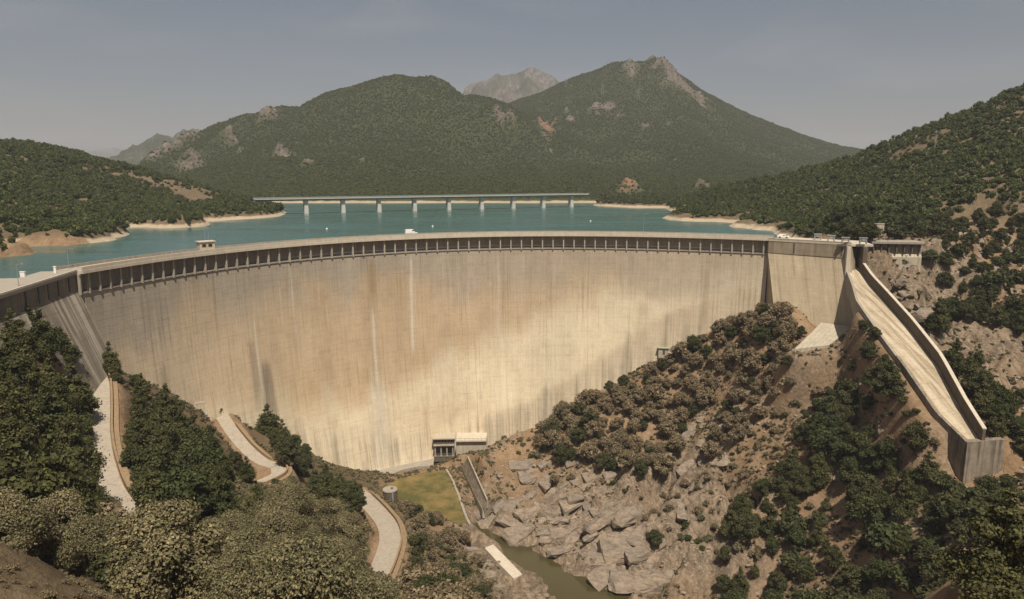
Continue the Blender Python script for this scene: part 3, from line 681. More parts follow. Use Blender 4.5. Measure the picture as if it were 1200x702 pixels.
# ------------------------------------------------------------------ the dam
dam = thing('arch_dam', 'huge pale stained concrete arch dam closing the valley', 'dam', tuple(arc_pt(px2a(520.0), 122.0, 13.0)))
DAM0 = Vector(dam.location)
def under(o, root):                                            # parent a part built in world coordinates
    o.parent = root; o.matrix_parent_inverse = root.matrix_basis.inverted(); return o
bpy.context.view_layer.update()
def tint_of(s, z, px):
    """albedo of the wall: grey lichen band at the top, tan wash in the middle, pale lower part, run marks"""
    n = fbm(s * 0.05, z * 0.05, 201, 5) - 0.5; n2 = fbm(s * 0.16, z * 0.03, 205, 4) - 0.5
    pale = np.array([0.790, 0.675, 0.490]); tan = np.array([0.570, 0.430, 0.285]); grey = np.array([0.410, 0.355, 0.285]); dark = np.array([0.20, 0.17, 0.135]); white = np.array([0.72, 0.65, 0.54])
    c = np.ones((len(s), 3)) * pale
    def lay(c, k, col): k = np.clip(k, 0, 1)[:, None]; return c * (1 - k) + col * k
    low = np.interp(px, [80, 200, 300, 420, 450, 600, 700, 800, 900], [72, 58, 50, 44, 42, 62, 77, 84, 90])
    k = sstep(-8, 6, z - low + n * 11 + n2 * 15) * np.interp(px, [80, 180, 320, 420, 620, 720, 900], [0.45, 0.6, 0.85, 1.0, 0.95, 0.7, 0.25])
    c = lay(c, k, tan)
    k = sstep(72, 90, z + n * 26 + n2 * 16) * np.interp(px, [80, 300, 480, 620, 760, 900], [1.0, 0.95, 0.9, 0.75, 0.6, 0.4]); c = lay(c, k, grey)
    k = sstep(20, -20, px - 250 + n * 160) * sstep(96, 50, z) * 0.45; c = lay(c, k, np.array([0.46, 0.39, 0.30]))
    # grey tide mark rising to the right
    zl = np.interp(px, [560, 640, 720, 800, 870], [26, 34, 52, 72, 80]); d = z - zl + n * 10
    k = np.where((px > 560), sstep(3, -1, d) * sstep(-26, -2, d) * 0.55, 0); c = lay(c, k, np.array([0.56, 0.455, 0.33]))
    # foot: streaked strip
    foot = np.interp(px, [80, 250, 440, 520, 620, 760, 900], [74, 44, 21, 20, 28, 50, 78])
    k = sstep(8, -2, z - foot + n * 8) * (0.25 + 1.0 * sstep(0.0, 0.12, fbm(s * 0.55, z * 0.02, 221, 3) - 0.5)); c = lay(c, k * 0.6, np.array([0.48, 0.41, 0.31]))
    # run marks
    for x0, z0, z1, wd, col, a in [(434, 74, 24, .55, white, .9), (434, 44, 16, 3.6, white, .35), (482, 93, 58, .45, white, .8), (293, 78, 46, .5, white, .8), (301, 62, 40, 2.2, dark, .75), (287, 70, 48, 1.6, dark, .45), (436, 93, 78, 1.6, np.array([.36, .25, .13]), .7),
                               (207, 56, 34, 1.0, dark, .7), (228, 48, 28, 1.2, dark, .8), (243, 46, 28, 1.1, dark, .8), (262, 42, 24, 1.0, dark, .7), (214, 52, 40, .8, white, .6), (180, 70, 56, 1.4, dark, .4), (340, 94, 70, .4, white, .6), (585, 92, 55, .35, white, .4), (640, 40, 20, .9, dark, .4), (643, 36, 20, .6, white, .4), (740, 62, 38, 1.3, dark, .35), (830, 88, 66, 1.2, np.array([.36, .27, .18]), .5), (785, 70, 45, 1.3, dark, .3), (450, 24, 14, 1.2, dark, .5), (490, 34, 20, .7, np.array([.40, .28, .14]), .5), (520, 30, 20, .5, dark, .3)]:
        s0 = float(a2s(px2a(x0))); dd = np.abs(s - s0 + (z0 - z) * 0.02 * np.sign(x0 - 434)) / (wd * (1 + 0.02 * (z0 - z)))
        c = lay(c, sstep(1.2, 0.3, dd) * sstep(z0 + 2, z0 - 3, z) * sstep(z1 - 8, z1 + 6, z + n2 * 8) * a, col)
    # brown washes
    k = np.exp(-((px - 505) / 60.0) ** 2 - ((z - 30) / 7.0) ** 2) * 0.45; c = lay(c, k, tan)
    k = np.exp(-((px - 340) / 40.0) ** 2 - ((z - 46) / 10.0) ** 2) * 0.35; c = lay(c, k, np.array([0.50, 0.36, 0.19]))
    stk = np.clip(np.where(z < foot + 6, 1.0, 0.0) * sstep(10, -4, z - foot) + sstep(330, 200, px) * .5 + np.where(px > 560, sstep(2, -3, z - zl) * .7, 0), 0, 1)
    TINT_STREAK.append(stk)
    return c * (1 + n2[:, None] * 0.30) * (1 + n[:, None] * 0.22)
TINT_STREAK = []
JOINT = [88.9, 98] + [98 + 49.4 * k for k in range(1, 17)] + [900]
ZR = np.r_[np.arange(-4, 94.9, 1.5), 95.0, 95.1, 97.0, 100.0]
for b0, b1 in zip(JOINT[:-1], JOINT[1:]):
    a0, a1 = float(px2a(b0)), float(px2a(b1)); n = max(3, int((a2s(a1) - a2s(a0)) / 0.6))
    g = 0.012 / 132.0
    A = np.r_[a0 + g, np.linspace(a0 + 4 * g, a1 - 4 * g, n), a1 - g]
    AA, ZZ = np.meshgrid(A, ZR)
    RR = face_r(AA, ZZ) + np.where(ZZ > 95.05, 2.6, 0.0)
    RR = RR + np.where((AA == A[0]) | (AA == A[-1]), 0.05, 0.0)   # recessed joint
    v = arc_pt(AA, RR, ZZ).reshape(-1, 3)
    pxs = np.interp(AA.ravel(), _ta, _tp); ss = a2s(AA.ravel())
    tc = tint_of(ss, ZZ.ravel(), pxs)
    nf = len(v); uvs = np.c_[ss, ZZ.ravel()]
    f = grid_faces(len(ZR), len(A))[:, ::-1].tolist()
    # back and top of the block
    back = [tuple(p) for p in arc_pt(np.array([A[0], A[-1], A[-1], A[0]]), crest_r(np.array([A[0], A[-1], A[-1], A[0]])) + 7.0, np.array([-4, -4, 100.0, 100.0]))]
    b = nf; v = np.vstack([v, back]); uvs = np.vstack([uvs, np.zeros((4, 2))]); tc = np.vstack([tc, np.tile(tc[:1] * 0 + 0.35, (4, 1))])
    m_ = len(A); top = (len(ZR) - 1) * m_
    f += [(b, b + 1, b + 2, b + 3)]
    f.append(tuple([b + 3, b + 2] + [top + k for k in range(m_ - 1, -1, -1)]))
    f.append(tuple([b, b + 3] + [k * m_ for k in range(len(ZR) - 1, -1, -1)]))
    f.append(tuple([b + 2, b + 1] + [k * m_ + m_ - 1 for k in range(len(ZR))]))
    under(link('wall_block', mesh_np('wall_block', v, f, {'tint': tc, 'streak': np.r_[TINT_STREAK[-1], np.zeros(4)]}, uv=uvs), M['dam']), dam)
# pillars under the crest road
pme = None
for k in range(66):
    px = 93.5 + 12.33 * k
    if px > 897: break
    a = float(px2a(px)); r = float(crest_r(a))
    if pme is None:
        p = MB()
        p.box((0, -.15, -2.7), (.48, .75, 5.36)); p.box((0, -.15, -.3), (.6, .95, .4))
        pme = p.mesh('pillar')
    o = link('pillar', pme, M['pillar'])
    o.location = tuple(arc_pt(a, r + 1.0, 100.0)); o.rotation_euler = (0, 0, -a)
    under(o, dam)
ga = np.linspace(A_L + 0.001, A_R - 0.0005, 150)
path = [(tuple(arc_pt(a, float(crest_r(a)), 0.0)), (math.sin(a), math.cos(a))) for a in ga]
under(MB().sweep(path, [(-.4, 100.0), (-.4, 100.8), (7.4, 100.8), (7.4, 100.0)]).obj('crest_slab', M['slab']), dam)
under(MB().sweep(path, [(-.3, 100.8), (-.3, 101.75), (.1, 101.75), (.1, 100.8)]).obj('parapet', M['slab']), dam)
under(MB().sweep(path, [(7.0, 100.8), (7.0, 101.6), (7.35, 101.6), (7.35, 100.8)]).obj('parapet', M['concrete_grey']), dam)
under(MB().sweep(path, [(1.3, 100.804), (1.3, 100.83), (6.4, 100.83), (6.4, 100.804)]).obj('crest_roadway', M['crest_road']), dam)
under(MB().sweep(path, [(.78, 94.75), (.78, 95.12), (3.6, 95.12), (3.6, 94.75)]).obj('inspection_ledge', M['concrete_grey']), dam)
rl = MB()
for q in range(0, len(ga) - 1):
    a, b = ga[q], ga[q + 1]
    rl.tube(arc_pt(a, crest_r(a) + 1.3, 96.2), arc_pt(b, crest_r(b) + 1.3, 96.2), 0.05, n=4)
under(rl.obj('hand_rail', M['steel']), dam)

# left wing of the dam
W = [at_z(*p, 100.0) for p in [(88.9, 321), (66, 330.5), (45, 338), (22, 345.5), (0, 352), (-45, 366), (-110, 386)]]
def wing_piece(p0, p1):
    d = (p1 - p0)[:2]; d = d / np.hypot(*d); n = np.array([-d[1], d[0]])
    if n[0] < 0: n = -n
    return d, n
W = [W[0] + (W[-1] - W[0]) * t for t in np.linspace(0, 1, 7)]
wd = [wing_piece(W[0], W[-1])] * len(W)
n0 = wd[0][1]; d0 = wd[0][0]
wing_path = [((p[0], p[1], 0.0), (-n0[0], -n0[1])) for p in W]
lo = []
v = []; f = []; tcs = []; uvs = []
ZW = np.r_[np.arange(58, 95.4, 1.5), 95.6, 95.7, 97.5, 100.0]
Sg = np.linspace(0, 1, 130)
P0, P1 = W[0], W[-1]
for z in ZW:
    off = 0.0 if z > 95.65 else 0.15 + (95.65 - z) * 0.36
    for t in Sg:
        p = P0 + (P1 - P0) * t
        v.append((p[0] + n0[0] * off, p[1] + n0[1] * off, z)); uvs.append((t * 75 + 300, z))
        q = fbm(np.array([t * 75 * 1.1]), np.array([z * 0.03]), 231, 4)[0]; q2 = fbm(np.array([t * 75 * 0.2]), np.array([z * 0.2]), 233, 4)[0]
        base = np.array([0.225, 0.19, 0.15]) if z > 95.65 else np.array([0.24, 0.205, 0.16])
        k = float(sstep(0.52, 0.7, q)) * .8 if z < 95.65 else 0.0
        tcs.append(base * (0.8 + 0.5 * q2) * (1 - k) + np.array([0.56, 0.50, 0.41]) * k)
f = grid_faces(len(ZW), len(Sg)).tolist()
nb = len(v)
for t in (0, 1):
    p = P0 + (P1 - P0) * t
    for z in (58, 100): v.append((p[0] - n0[0] * 8, p[1] - n0[1] * 8, z)); uvs.append((0, z)); tcs.append(np.array([.25, .22, .18]))
m_ = len(Sg)
f.append(tuple([nb, nb + 1] + [k * m_ for k in range(len(ZW) - 1, -1, -1)]))
f.append((nb, nb + 2, nb + 3, nb + 1))
f.append(tuple([nb + 1, nb + 3] + [(len(ZW) - 1) * m_ + k for k in range(m_ - 1, -1, -1)]))
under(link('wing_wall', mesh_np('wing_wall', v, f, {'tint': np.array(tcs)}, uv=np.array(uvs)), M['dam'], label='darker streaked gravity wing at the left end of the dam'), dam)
path = [((p[0], p[1], 0.0), (-n0[0], -n0[1])) for p in W]
under(MB().sweep(path[::-1], [(-.4, 100.02), (-.4, 100.8), (8, 100.8), (8, 100.02)]).obj('crest_slab', M['crest_road']), dam)
under(MB().sweep(path[::-1], [(-.3, 100.8), (-.3, 101.1), (.1, 101.1), (.1, 100.8)]).obj('kerb', M['slab']), dam)
pw = [((p[0], p[1], 0.0), (-n0[0], -n0[1])) for p in W[1:]]
under(MB().sweep(pw[::-1], [(8.002, 99.5), (8.002, 100.72), (22, 100.72), (22, 99.5)]).obj('forecourt', M['crest_road']), dam)
for t in (0.07, 0.16, 0.24, 0.31, 0.40):                       # dark drain slots
    p = P0 + (P1 - P0) * t
    s_ = MB(); s_.hexa([tuple(p[:2] + n0 * .02 - d0 * .35) + (96.2,), tuple(p[:2] + n0 * .22 - d0 * .35) + (96.2,), tuple(p[:2] + n0 * .22 + d0 * .35) + (96.2,), tuple(p[:2] + n0 * .02 + d0 * .35) + (96.2,)],
                       [tuple(p[:2] + n0 * .02 - d0 * .35) + (99.7,), tuple(p[:2] + n0 * .22 - d0 * .35) + (99.7,), tuple(p[:2] + n0 * .22 + d0 * .35) + (99.7,), tuple(p[:2] + n0 * .02 + d0 * .35) + (99.7,)])
    under(s_.obj('drain_channel', M['dark_steel']), dam)

# right thrust block
def lerp(a, b, t): return a + (b - a) * t
T0, T1 = at_z(900.8, 282.3, 100.0), at_z(997.5, 287.6, 100.0)
K0, K1 = T0 + np.array([0, -.05, -4.4]), T1 + np.array([0, -.05, -4.6])
B0, B1 = at_y(907, 362, 262.5), at_y(1004.5, 392, 246.5)
B0 = B0 + (B0 - K0) * 0.25; B1 = B1 + (B1 - K1) * 0.25
bkv = np.array([9.0, 13.0])
v = []; tcs = []; uvs = []
nu, nv_ = 30, 30
def block_row(a, b, z): return [lerp(a, b, t) for t in np.linspace(0, 1, nu)]
rows = [block_row(lerp(B0, K0, t), lerp(B1, K1, t), 0) for t in np.linspace(0, 1, nv_)] + [block_row(K0 + np.array([-.02, -.25, .02]), K1 + np.array([-.1, -.25, .02]), 0), block_row(T0 + np.array([-.02, -.2, 0]), T1 + np.array([-.1, -.2, 0]), 0)]
for r_, row in enumerate(rows):
    for q, p in enumerate(row):
        v.append(tuple(p)); s_ = q / (nu - 1) * 28.5; uvs.append((s_ + 500, p[2]))
        n_ = fbm(np.array([s_ * 0.7]), np.array([p[2] * 0.05]), 241, 4)[0]; n2_ = fbm(np.array([s_ * .12]), np.array([p[2] * .12]), 243, 4)[0]
        base = np.array([0.36, 0.295, 0.21]) if r_ >= nv_ else np.array([0.50, 0.41, 0.285])
        tcs.append(base * (0.72 + 0.56 * (0.5 * n_ + 0.5 * n2_)) * (1 - 0.3 * float(sstep(.6, .75, n_))))
f = grid_faces(len(rows), nu).tolist()
nb = len(v); R_ = len(rows)
bk = [tuple(np.r_[p[:2] + bkv, p[2]]) for p in (rows[0][0], rows[0][-1], rows[-1][0], rows[-1][-1])]
bk[0] = (T0[0] + 1.5, T0[1] + 13, rows[0][0][2]); bk[2] = (T0[0] + 1.5, T0[1] + 13, 100.0)
v += bk; uvs += [(500, 60)] * 4; tcs += [np.array([.30, .25, .19])] * 4
f.append(tuple([nb, nb + 2][::1] + [k * nu for k in range(R_ - 1, -1, -1)]))
f.append(tuple([nb + 3, nb + 1] + [k * nu + nu - 1 for k in range(R_)]))
f.append(tuple([nb + 2, nb + 3] + [(R_ - 1) * nu + k for k in range(nu - 1, -1, -1)]))
under(link('thrust_block', mesh_np('thrust_block', v, f, {'tint': np.array(tcs)}, uv=np.array(uvs)), M['dam'], label='plain pale buttress block at the right end of the arch'), dam)
dT = (T1 - T0)[:2] / np.hypot(*(T1 - T0)[:2]); nT = np.array([-dT[1], dT[0]])
if nT[1] < 0: nT = -nT
pt = [((T0[0], T0[1], 0), tuple(nT)), ((T1[0], T1[1], 0), tuple(nT))]
under(MB().sweep(pt, [(-.3, 100.01), (-.3, 100.6), (14, 100.6), (14, 100.01)]).obj('block_slab', M['slab']), dam)
under(MB().sweep(pt, [(-.2, 100.6), (-.2, 101.1), (.2, 101.1), (.2, 100.6)]).obj('parapet', M['concrete_grey']), dam)
for t, zz in ((0.33, -4.2), (0.9, -9.0)):
    p = lerp(T0, T1, t); q = lerp(K0, K1, t)
    s_ = MB(); s_.box((p[0] - nT[0] * .32, p[1] - nT[1] * .32, 98.0), (.35, .16, 3.7), math.atan2(dT[1], dT[0])); under(s_.obj('joint_seal', M['dark_steel']), dam)
# apron slab at the foot of the block
ap = [at_y(962, 380, 253), at_y(999, 384.5, 247.5), at_y(986, 398, 238), at_y(957, 415, 229), at_y(931, 411, 232)]
ap = [p + np.array([0, 0, .6]) for p in ap]
apr = thing('concrete_apron', 'ribbed pale concrete apron sloping from the foot of the buttress block', 'apron', tuple(np.mean(ap, 0)))
bpy.context.view_layer.update()
for k in range(6):
    t0, t1 = k / 6 + .004, (k + 1) / 6 - .004
    a, b = lerp(ap[0], ap[1], t0), lerp(ap[0], ap[1], t1); c, d = lerp(ap[4], ap[3] * .5 + ap[2] * .5, t1), lerp(ap[4], ap[3] * .5 + ap[2] * .5, t0)
    lo = [p - np.array([0, 0, 2.5]) for p in (d, c, b, a)]
    under(MB().hexa(lo, (d, c, b, a)).obj('apron_slab', M['chute'] if False else M['concrete']), apr)

# ------------------------------------------------------------------ spillway
chute = thing('spillway_chute', 'long pale concrete spillway chute running down the right bank', 'spillway', tuple(CH_C[-1]))
bpy.context.view_layer.update()
tt = np.linspace(0, 1, len(CH_R)); ts = np.linspace(0, 1, 19)
def itp(A, t): return np.stack([np.interp(t, tt, A[:, k]) for k in range(3)], -1)
RR_, LL_ = itp(spline(CH_R, 4), ts) if False else itp(CH_R, ts), itp(CH_L, ts)
M['weathered'] = mat_concrete('weathered_concrete', (0.19, 0.155, 0.115), (0.33, 0.275, 0.21), 0.5, 0.12, 0.9)
m = NT('chute_concrete', 0.9, 0.15); p = m.pos()
stv = m.noise(m.mapv(p, (0.9, 0.045, 0.05), (0, 0, -0.12)), 1.0, 5, 0.65); fn = m.noise(p, 1.2, 5, 0.7)
c = m.mix(m.ramp(stv, [(0.42, 0.0), (0.68, 1.0)]), (0.56, 0.47, 0.34), (0.27, 0.20, 0.13))
c = m.mix(m.ramp(fn, [(0.35, 0.4), (0.6, 0.0)]), c, (0.6, 0.52, 0.42), 'MULTIPLY')
m.bump(fn, 0.4, 0.1); M['chute'] = m.col(c)
for k in range(len(ts) - 1):
    for h in range(2):
        e0, e1 = h / 2 + .003, (h + 1) / 2 - .003
        q = [lerp(LL_[k + 1], RR_[k + 1], e0), lerp(LL_[k + 1], RR_[k + 1], e1), lerp(LL_[k], RR_[k], e1), lerp(LL_[k], RR_[k], e0)]
        g = (q[3] - q[0]) * .012; q[2] = q[2] - g; q[3] = q[3] - g
        under(MB().hexa([p - np.array([0, 0, .9]) for p in q], q).obj('floor_slab', M['chute']), chute)
def side(A, sgn, w0, z0, z1, name, mat, capmat=None):
    dirs = np.gradient(A[:, :2], axis=0); dirs /= np.hypot(dirs[:, 0], dirs[:, 1])[:, None]
    n = np.c_[-dirs[:, 1], dirs[:, 0]] * sgn
    path = [(tuple(p), tuple(q)) for p, q in zip(A, n)]
    pr = [(0.02, z0), (0.02, z1), (w0, z1), (w0, z0)]
    if sgn < 0: pr = pr[::-1]
    under(MB().sweep(path, pr).obj(name, mat), chute)
    if capmat:
        pr = [(-.12, z1 + .003), (-.12, z1 + .25), (w0 + .1, z1 + .25), (w0 + .1, z1 + .003)]
        if sgn < 0: pr = pr[::-1]
        under(MB().sweep(path, pr).obj('wall_coping', capmat), chute)
dchk = (CH_R[-1] - CH_R[0])[:2]; sg = 1 if (-dchk[1]) * 1 + dchk[0] * 0 > 0 else -1
side(itp(CH_R, np.linspace(0.02, 1, 24)), sg, 0.7, -2.5, 3.6, 'side_wall', M['concrete_dark'], M['slab'])  # right wall in dark brown concrete, coping paler
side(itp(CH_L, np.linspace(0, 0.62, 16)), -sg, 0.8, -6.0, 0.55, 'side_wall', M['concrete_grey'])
side(itp(CH_L, np.linspace(0.62, 1.0, 16)), -sg, 0.9, -9.5, 0.9, 'deflector_wall', M['weathered'])
e0, e1 = CH_L[-1], CH_R[-1] + np.array([5.8, 1.5, 0])
lip = MB(); lip.hexa([tuple(e0 + np.array([-.9, -.9, -10])), tuple(e1 + np.array([0, -1.2, -10])), tuple(e1 + np.array([0, .6, -10])), tuple(e0 + np.array([-.5, .9, -10]))],
                     [tuple(e0 + np.array([-.9, -.9, .9])), tuple(e1 + np.array([0, -1.2, .9])), tuple(e1 + np.array([0, .6, .9])), tuple(e0 + np.array([-.5, .9, .9]))])
under(lip.obj('end_wall', M['weathered']), chute)
# gate block at the head of the chute
gate = thing('spillway_gate', 'dark radial gate between two concrete piers at the head of the chute', 'gate', tuple(at_y(1008, 313, 257)))
bpy.context.view_layer.update()
gl, gr = CH_L[0], CH_R[0]
cdir = (CH_C[0] - CH_C[1])[:2]; cdir /= np.hypot(*cdir); cn = np.array([cdir[1], -cdir[0]])
if cn[0] < 0: cn = -cn
ang = math.atan2(cn[1], cn[0])
def pier(c, wdt, z0, z1, l0, l1, name, mat, root):
    q = lambda a, b: (c[0] + cn[0] * a + cdir[0] * b, c[1] + cn[1] * a + cdir[1] * b)
    base = [q(-wdt / 2, l0), q(wdt / 2, l0), q(wdt / 2, l1), q(-wdt / 2, l1)]
    return under(MB().hexa([p + (z0,) for p in base], [p + (z1,) for p in base]).obj(name, mat), root)
pier(gl + np.r_[cn * -.7, 0], 1.3, 84, 99.6, -4, 9, 'pier', M['slab'], gate)
pier(gr + np.r_[cn * .8, 0], 1.5, 84, 99.6, -5, 9, 'pier', M['concrete_dark'], gate)
pier((gl + gr) / 2, 7.6, 91.5, 98.0, 5.0, 5.4, 'gate_leaf', M['dark_steel'], gate)
for k in range(3): pier((gl + gr) / 2 , 7.5, 92.5 + k * 2, 92.8 + k * 2, 4.6, 4.99, 'gate_rib', M['dark_steel'], gate)
pier((gl + gr) / 2, 11.5, 99.61, 100.4, -2.5, 9, 'bridge_slab', M['slab'], gate)
# hoist frames along the crest by the gate
HOIST = [(962, 281.5), (978, 283.5), (995, 286.2), (1016, 286.5)]
for k, (px, py) in enumerate(HOIST):
    c = at_z(px, py + 0.5, 100.6) + np.r_[0, 3.0, 0]
    t = thing('gate_hoist', ['small grey steel hoist frame on the crest road, farthest left of four by the spillway', 'small grey steel hoist frame on the crest, second from the left of four', 'grey steel hoist frame on the crest just left of the spillway gate', 'tall pale hoist frame on the right pier of the spillway gate'][k], 'hoist', tuple(c), ang, 'hoist frames beside the spillway gate')
    t.scale = (.85, .85, .85)
    for sx_ in (-1.25, 1.25): MB().box((sx_, 0, 1.2), (.45, .7, 2.4)).obj('post', M['steel'], t)
    MB().box((0, 0, 2.55), (3.3, 1.1, .4)).obj('beam', M['steel'], t)
    MB().box((0, 0, 1.75), (1.6, .8, .9)).obj('winch', M['concrete_grey'], t)
# abutment wall and deck right of the gate
abw = thing('abutment_wall', 'concrete retaining wall under a flat deck right of the spillway gate', 'wall', tuple(at_z(1050, 284, 92)))
bpy.context.view_layer.update()
A0, A1 = at_z(1022, 285.5, 100.0), at_z(1083, 286.5, 100.0)
da = (A1 - A0)[:2] / np.hypot(*(A1 - A0)[:2]); na = np.array([-da[1], da[0]]); na = na if na[1] > 0 else -na
pa = [((A0[0], A0[1], 0), tuple(na)), ((A1[0], A1[1], 0), tuple(na))]
under(MB().sweep(pa, [(2.6, 86), (1.9, 96), (1.9, 100), (4, 100), (4, 86)]).obj('wall', M['concrete_grey']), abw)
under(MB().sweep(pa, [(1.2, 86), (1.2, 95.2), (1.88, 96.2), (2.3, 86)]).obj('lower_wall', M['concrete']), abw)
under(MB().sweep(pa, [(0, 100.01), (0, 100.7), (9, 100.7), (9, 100.01)]).obj('deck', M['concrete_grey']), abw)
for t in np.linspace(0.05, .95, 7):
    p = lerp(A0, A1, t); s_ = MB(); s_.box((p[0] + na[0] * 1.3, p[1] + na[1] * 1.3, 98.4), (.4, 1.2, 3.1), math.atan2(da[1], da[0])); under(s_.obj('bracket', M['concrete_dark']), abw)
c = at_z(1040, 280, 100.6) + np.r_[3, 16, 0]
t = thing('concrete_wall', 'pale free-standing concrete wall behind the deck at the foot of the cliff', 'wall', tuple(c))
for k in range(3): MB().box((-2.3 + k * 2.32, 0, 2.2), (2.28, .6, 4.6)).obj('panel', M['concrete'], t)
MB().box((0, 0, 4.62), (7.2, .9, .22)).obj('coping', M['slab'], t)
for k in range(9):
    c = at_z(1082 + k * 6.2, 277.5 - abs(k - 5) * .9 - (k % 2) * 1.2, 101.0); c[2] = H(c[0], c[1])
    s_ = MB(); s_.hexa([(-.7, -.4, -.3), (.7, -.4, -.3), (.7, .4, -.3), (-.7, .4, -.3)], [(-.55, -.25, 1.0), (.55, -.25, 1.0), (.55, .25, 1.0), (-.55, .25, 1.0)])
    o = s_.obj('barrier_block', M['concrete']); o.location = tuple(c); o.rotation_euler = (0, 0, .3 - k * .1)
    tag(o, ['leftmost','second','third','fourth','middle','sixth','seventh','eighth','rightmost'][k] + ' from the left' * (0 < k < 8 and k != 4) + ' of the pale barrier blocks on the platform', 'barrier', 'barrier blocks on the right platform')

# ------------------------------------------------------------------ valley floor structures
hp = at_z(520.5, 541, 12.6)
ph = thing('powerhouse', 'small grey outlet building with columns against the foot of the dam', 'building', tuple(hp), 0.05)
MB().box((0, 3.2, 1.0), (8.0, 6, 2.0)).obj('base', M['concrete_dark'], ph)
MB().box((0, 3.9, 4.4), (7.6, 4.6, 4.79)).obj('wall', M['concrete_dark'], ph)
MB().box((0, 3.6, 8.0), (8.0, 5.2, 2.2)).obj('upper_wall', M['concrete_dark'], ph)
MB().box((0, 3.4, 9.35), (9.0, 6.6, .45)).obj('roof', M['concrete'], ph)
MB().box((0, 2.6, 6.75), (8.2, 6.2, .28)).obj('floor_slab', M['concrete_grey'], ph)
for k in range(4):
    c_ = MB().box((-3.45 + k * 2.3, .35, 4.3), (.55, .55, 4.6)).box((-3.45 + k * 2.3, .35, 2.3), (.8, .8, .5)); c_.obj('column', M['concrete_grey'], ph)
for k in range(6):
    wdw = MB().box((-3.05 + k * 1.22, .93, 8.1), (.78, .14, 1.15)).obj('window', M['concrete_grey'], ph)
    MB().box((-3.05 + k * 1.22, .88, 8.1), (.6, .1, .95)).obj('pane', M['glass'], wdw)
for k in range(3): MB().box((-2.3 + k * 2.3, 1.55, 3.9), (1.3, .12, 3.1)).obj('door', M['dark_steel'], ph)
MB().tube((4.15, .5, 2), (4.15, .5, 9), .12).obj('drain_pipe', M['steel'], ph)
fw = thing('service_walkway', 'straight concrete walkway on the dam face beside the small outlet building', 'walkway', tuple(at_y(552, 520, 274)))
bpy.context.view_layer.update()
q0, q1 = at_y(534, 518, 270.5), at_y(570, 517.5, 274)
pth = [((q0[0], q0[1], q0[2]), (0, 1)), ((q1[0], q1[1], q1[2]), (0, 1))]
under(MB().sweep(pth, [(0, 0), (0, .5), (9, .5), (9, 0)]).obj('deck', M['slab']), fw)
under(MB().sweep(pth, [(1.1, -9), (1.1, -.02), (9, -.02), (9, -9)]).obj('support_wall', M['concrete']), fw)
under(MB().sweep(pth, [(.1, 1.3), (.1, 1.4), (.2, 1.4), (.2, 1.3)]).obj('hand_rail', M['steel']), fw)
for t in np.linspace(.02, .98, 8):
    p = lerp(q0, q1, t); under(MB().tube((p[0], p[1] + .15, p[2] + .5), (p[0], p[1] + .15, p[2] + 1.35), .05, n=5).obj('post', M['steel']), fw)
# curved concrete track along the foot of the dam, lawn, kerb wall, sloped bank
def sheet(name, pts, mat, th=.3, kind='structure'):
    pts = [np.array(p, float) for p in pts]; n = len(pts)
    a = sum(pts[i][0] * pts[(i + 1) % n][1] - pts[(i + 1) % n][0] * pts[i][1] for i in range(n))
    if a < 0: pts = pts[::-1]
    o = MB().add([p - np.array([0, 0, th]) for p in pts] + pts, [tuple(range(n - 1, -1, -1)), tuple(range(n, 2 * n))] + [(i, (i + 1) % n, n + (i + 1) % n, n + i) for i in range(n)]).obj(name, mat)
    if kind: o['kind'] = kind
    return o
sheet('toe_track', [at_z(*p, 13.0) for p in [(441, 552), (446, 550), (457, 546), (470, 542.5), (488, 539), (508, 536), (508, 546), (490, 546.5), (473, 550), (458, 556), (447, 563), (440, 566)]], M['concrete_grey'], 1.2)
sheet('lawn', LAWN, M['lawn'], .5)
def ribbon(name, line, w0, z0, z1, mat, label=None, cat=None, off=0.0, parent=None):
    A = np.array(line); d = np.gradient(A[:, :2], axis=0); d /= np.hypot(d[:, 0], d[:, 1])[:, None]
    n = np.c_[-d[:, 1], d[:, 0]]
    o = MB().sweep([(tuple(p), tuple(q)) for p, q in zip(A, n)], [(off - w0 / 2, z0), (off + w0 / 2, z0), (off + w0 / 2, z1), (off - w0 / 2, z1)]).obj(name, mat)
    if label: tag(o, label, cat)
    return o
kl = spline(np.array([at_z(*p, 12.5) for p in [(523, 551), (530, 563), (538, 583), (546, 606), (551, 616)]]), 6)
ribbon('kerb_wall', kl, .8, -.8, .5, M['concrete_grey'], 'low pale concrete kerb wall along the right edge of the lawn', 'wall')
sb = thing('retaining_bank', 'dark sloping concrete retaining slab with pale coping right of the lawn', 'retaining wall', tuple(at_z(555, 575, 13)))
bpy.context.view_layer.update()
lo0, lo1, hi0, hi1 = at_z(540, 547, 14.5), at_z(565, 598, 12), at_z(549, 535, 20.5), at_z(572, 586, 15.8)
for k in range(4):
    a, b, c, d = lerp(lo0, lo1, k / 4 + .003), lerp(lo0, lo1, (k + 1) / 4 - .003), lerp(hi0, hi1, (k + 1) / 4 - .003), lerp(hi0, hi1, k / 4 + .003)
    q = np.array([1.2, .3, -4.0])
    under(MB().hexa([a + q, b + q, c + q, d + q], [a, b, c, d]).obj('slab_panel', M['weathered']), sb)
cl = np.array([lerp(lo0, lo1, t) for t in np.linspace(0, 1, 6)])
o = ribbon('coping', cl, .9, -3, .4, M['concrete'], off=.6); under(o, sb)
cl = np.array([lerp(hi0, hi1, t) for t in np.linspace(0, 1, 6)])
o = ribbon('coping', cl, .5, -3, .3, M['concrete_grey'], off=-.3); under(o, sb)
sheet('river_ramp', [at_z(568, 642, 9.2), at_z(578, 638, 9.2), at_z(592, 652, 8.9), at_z(612, 673, 8.3), at_z(602, 678, 8.3), at_z(586, 662, 8.9)], M['slab'], 2.0)
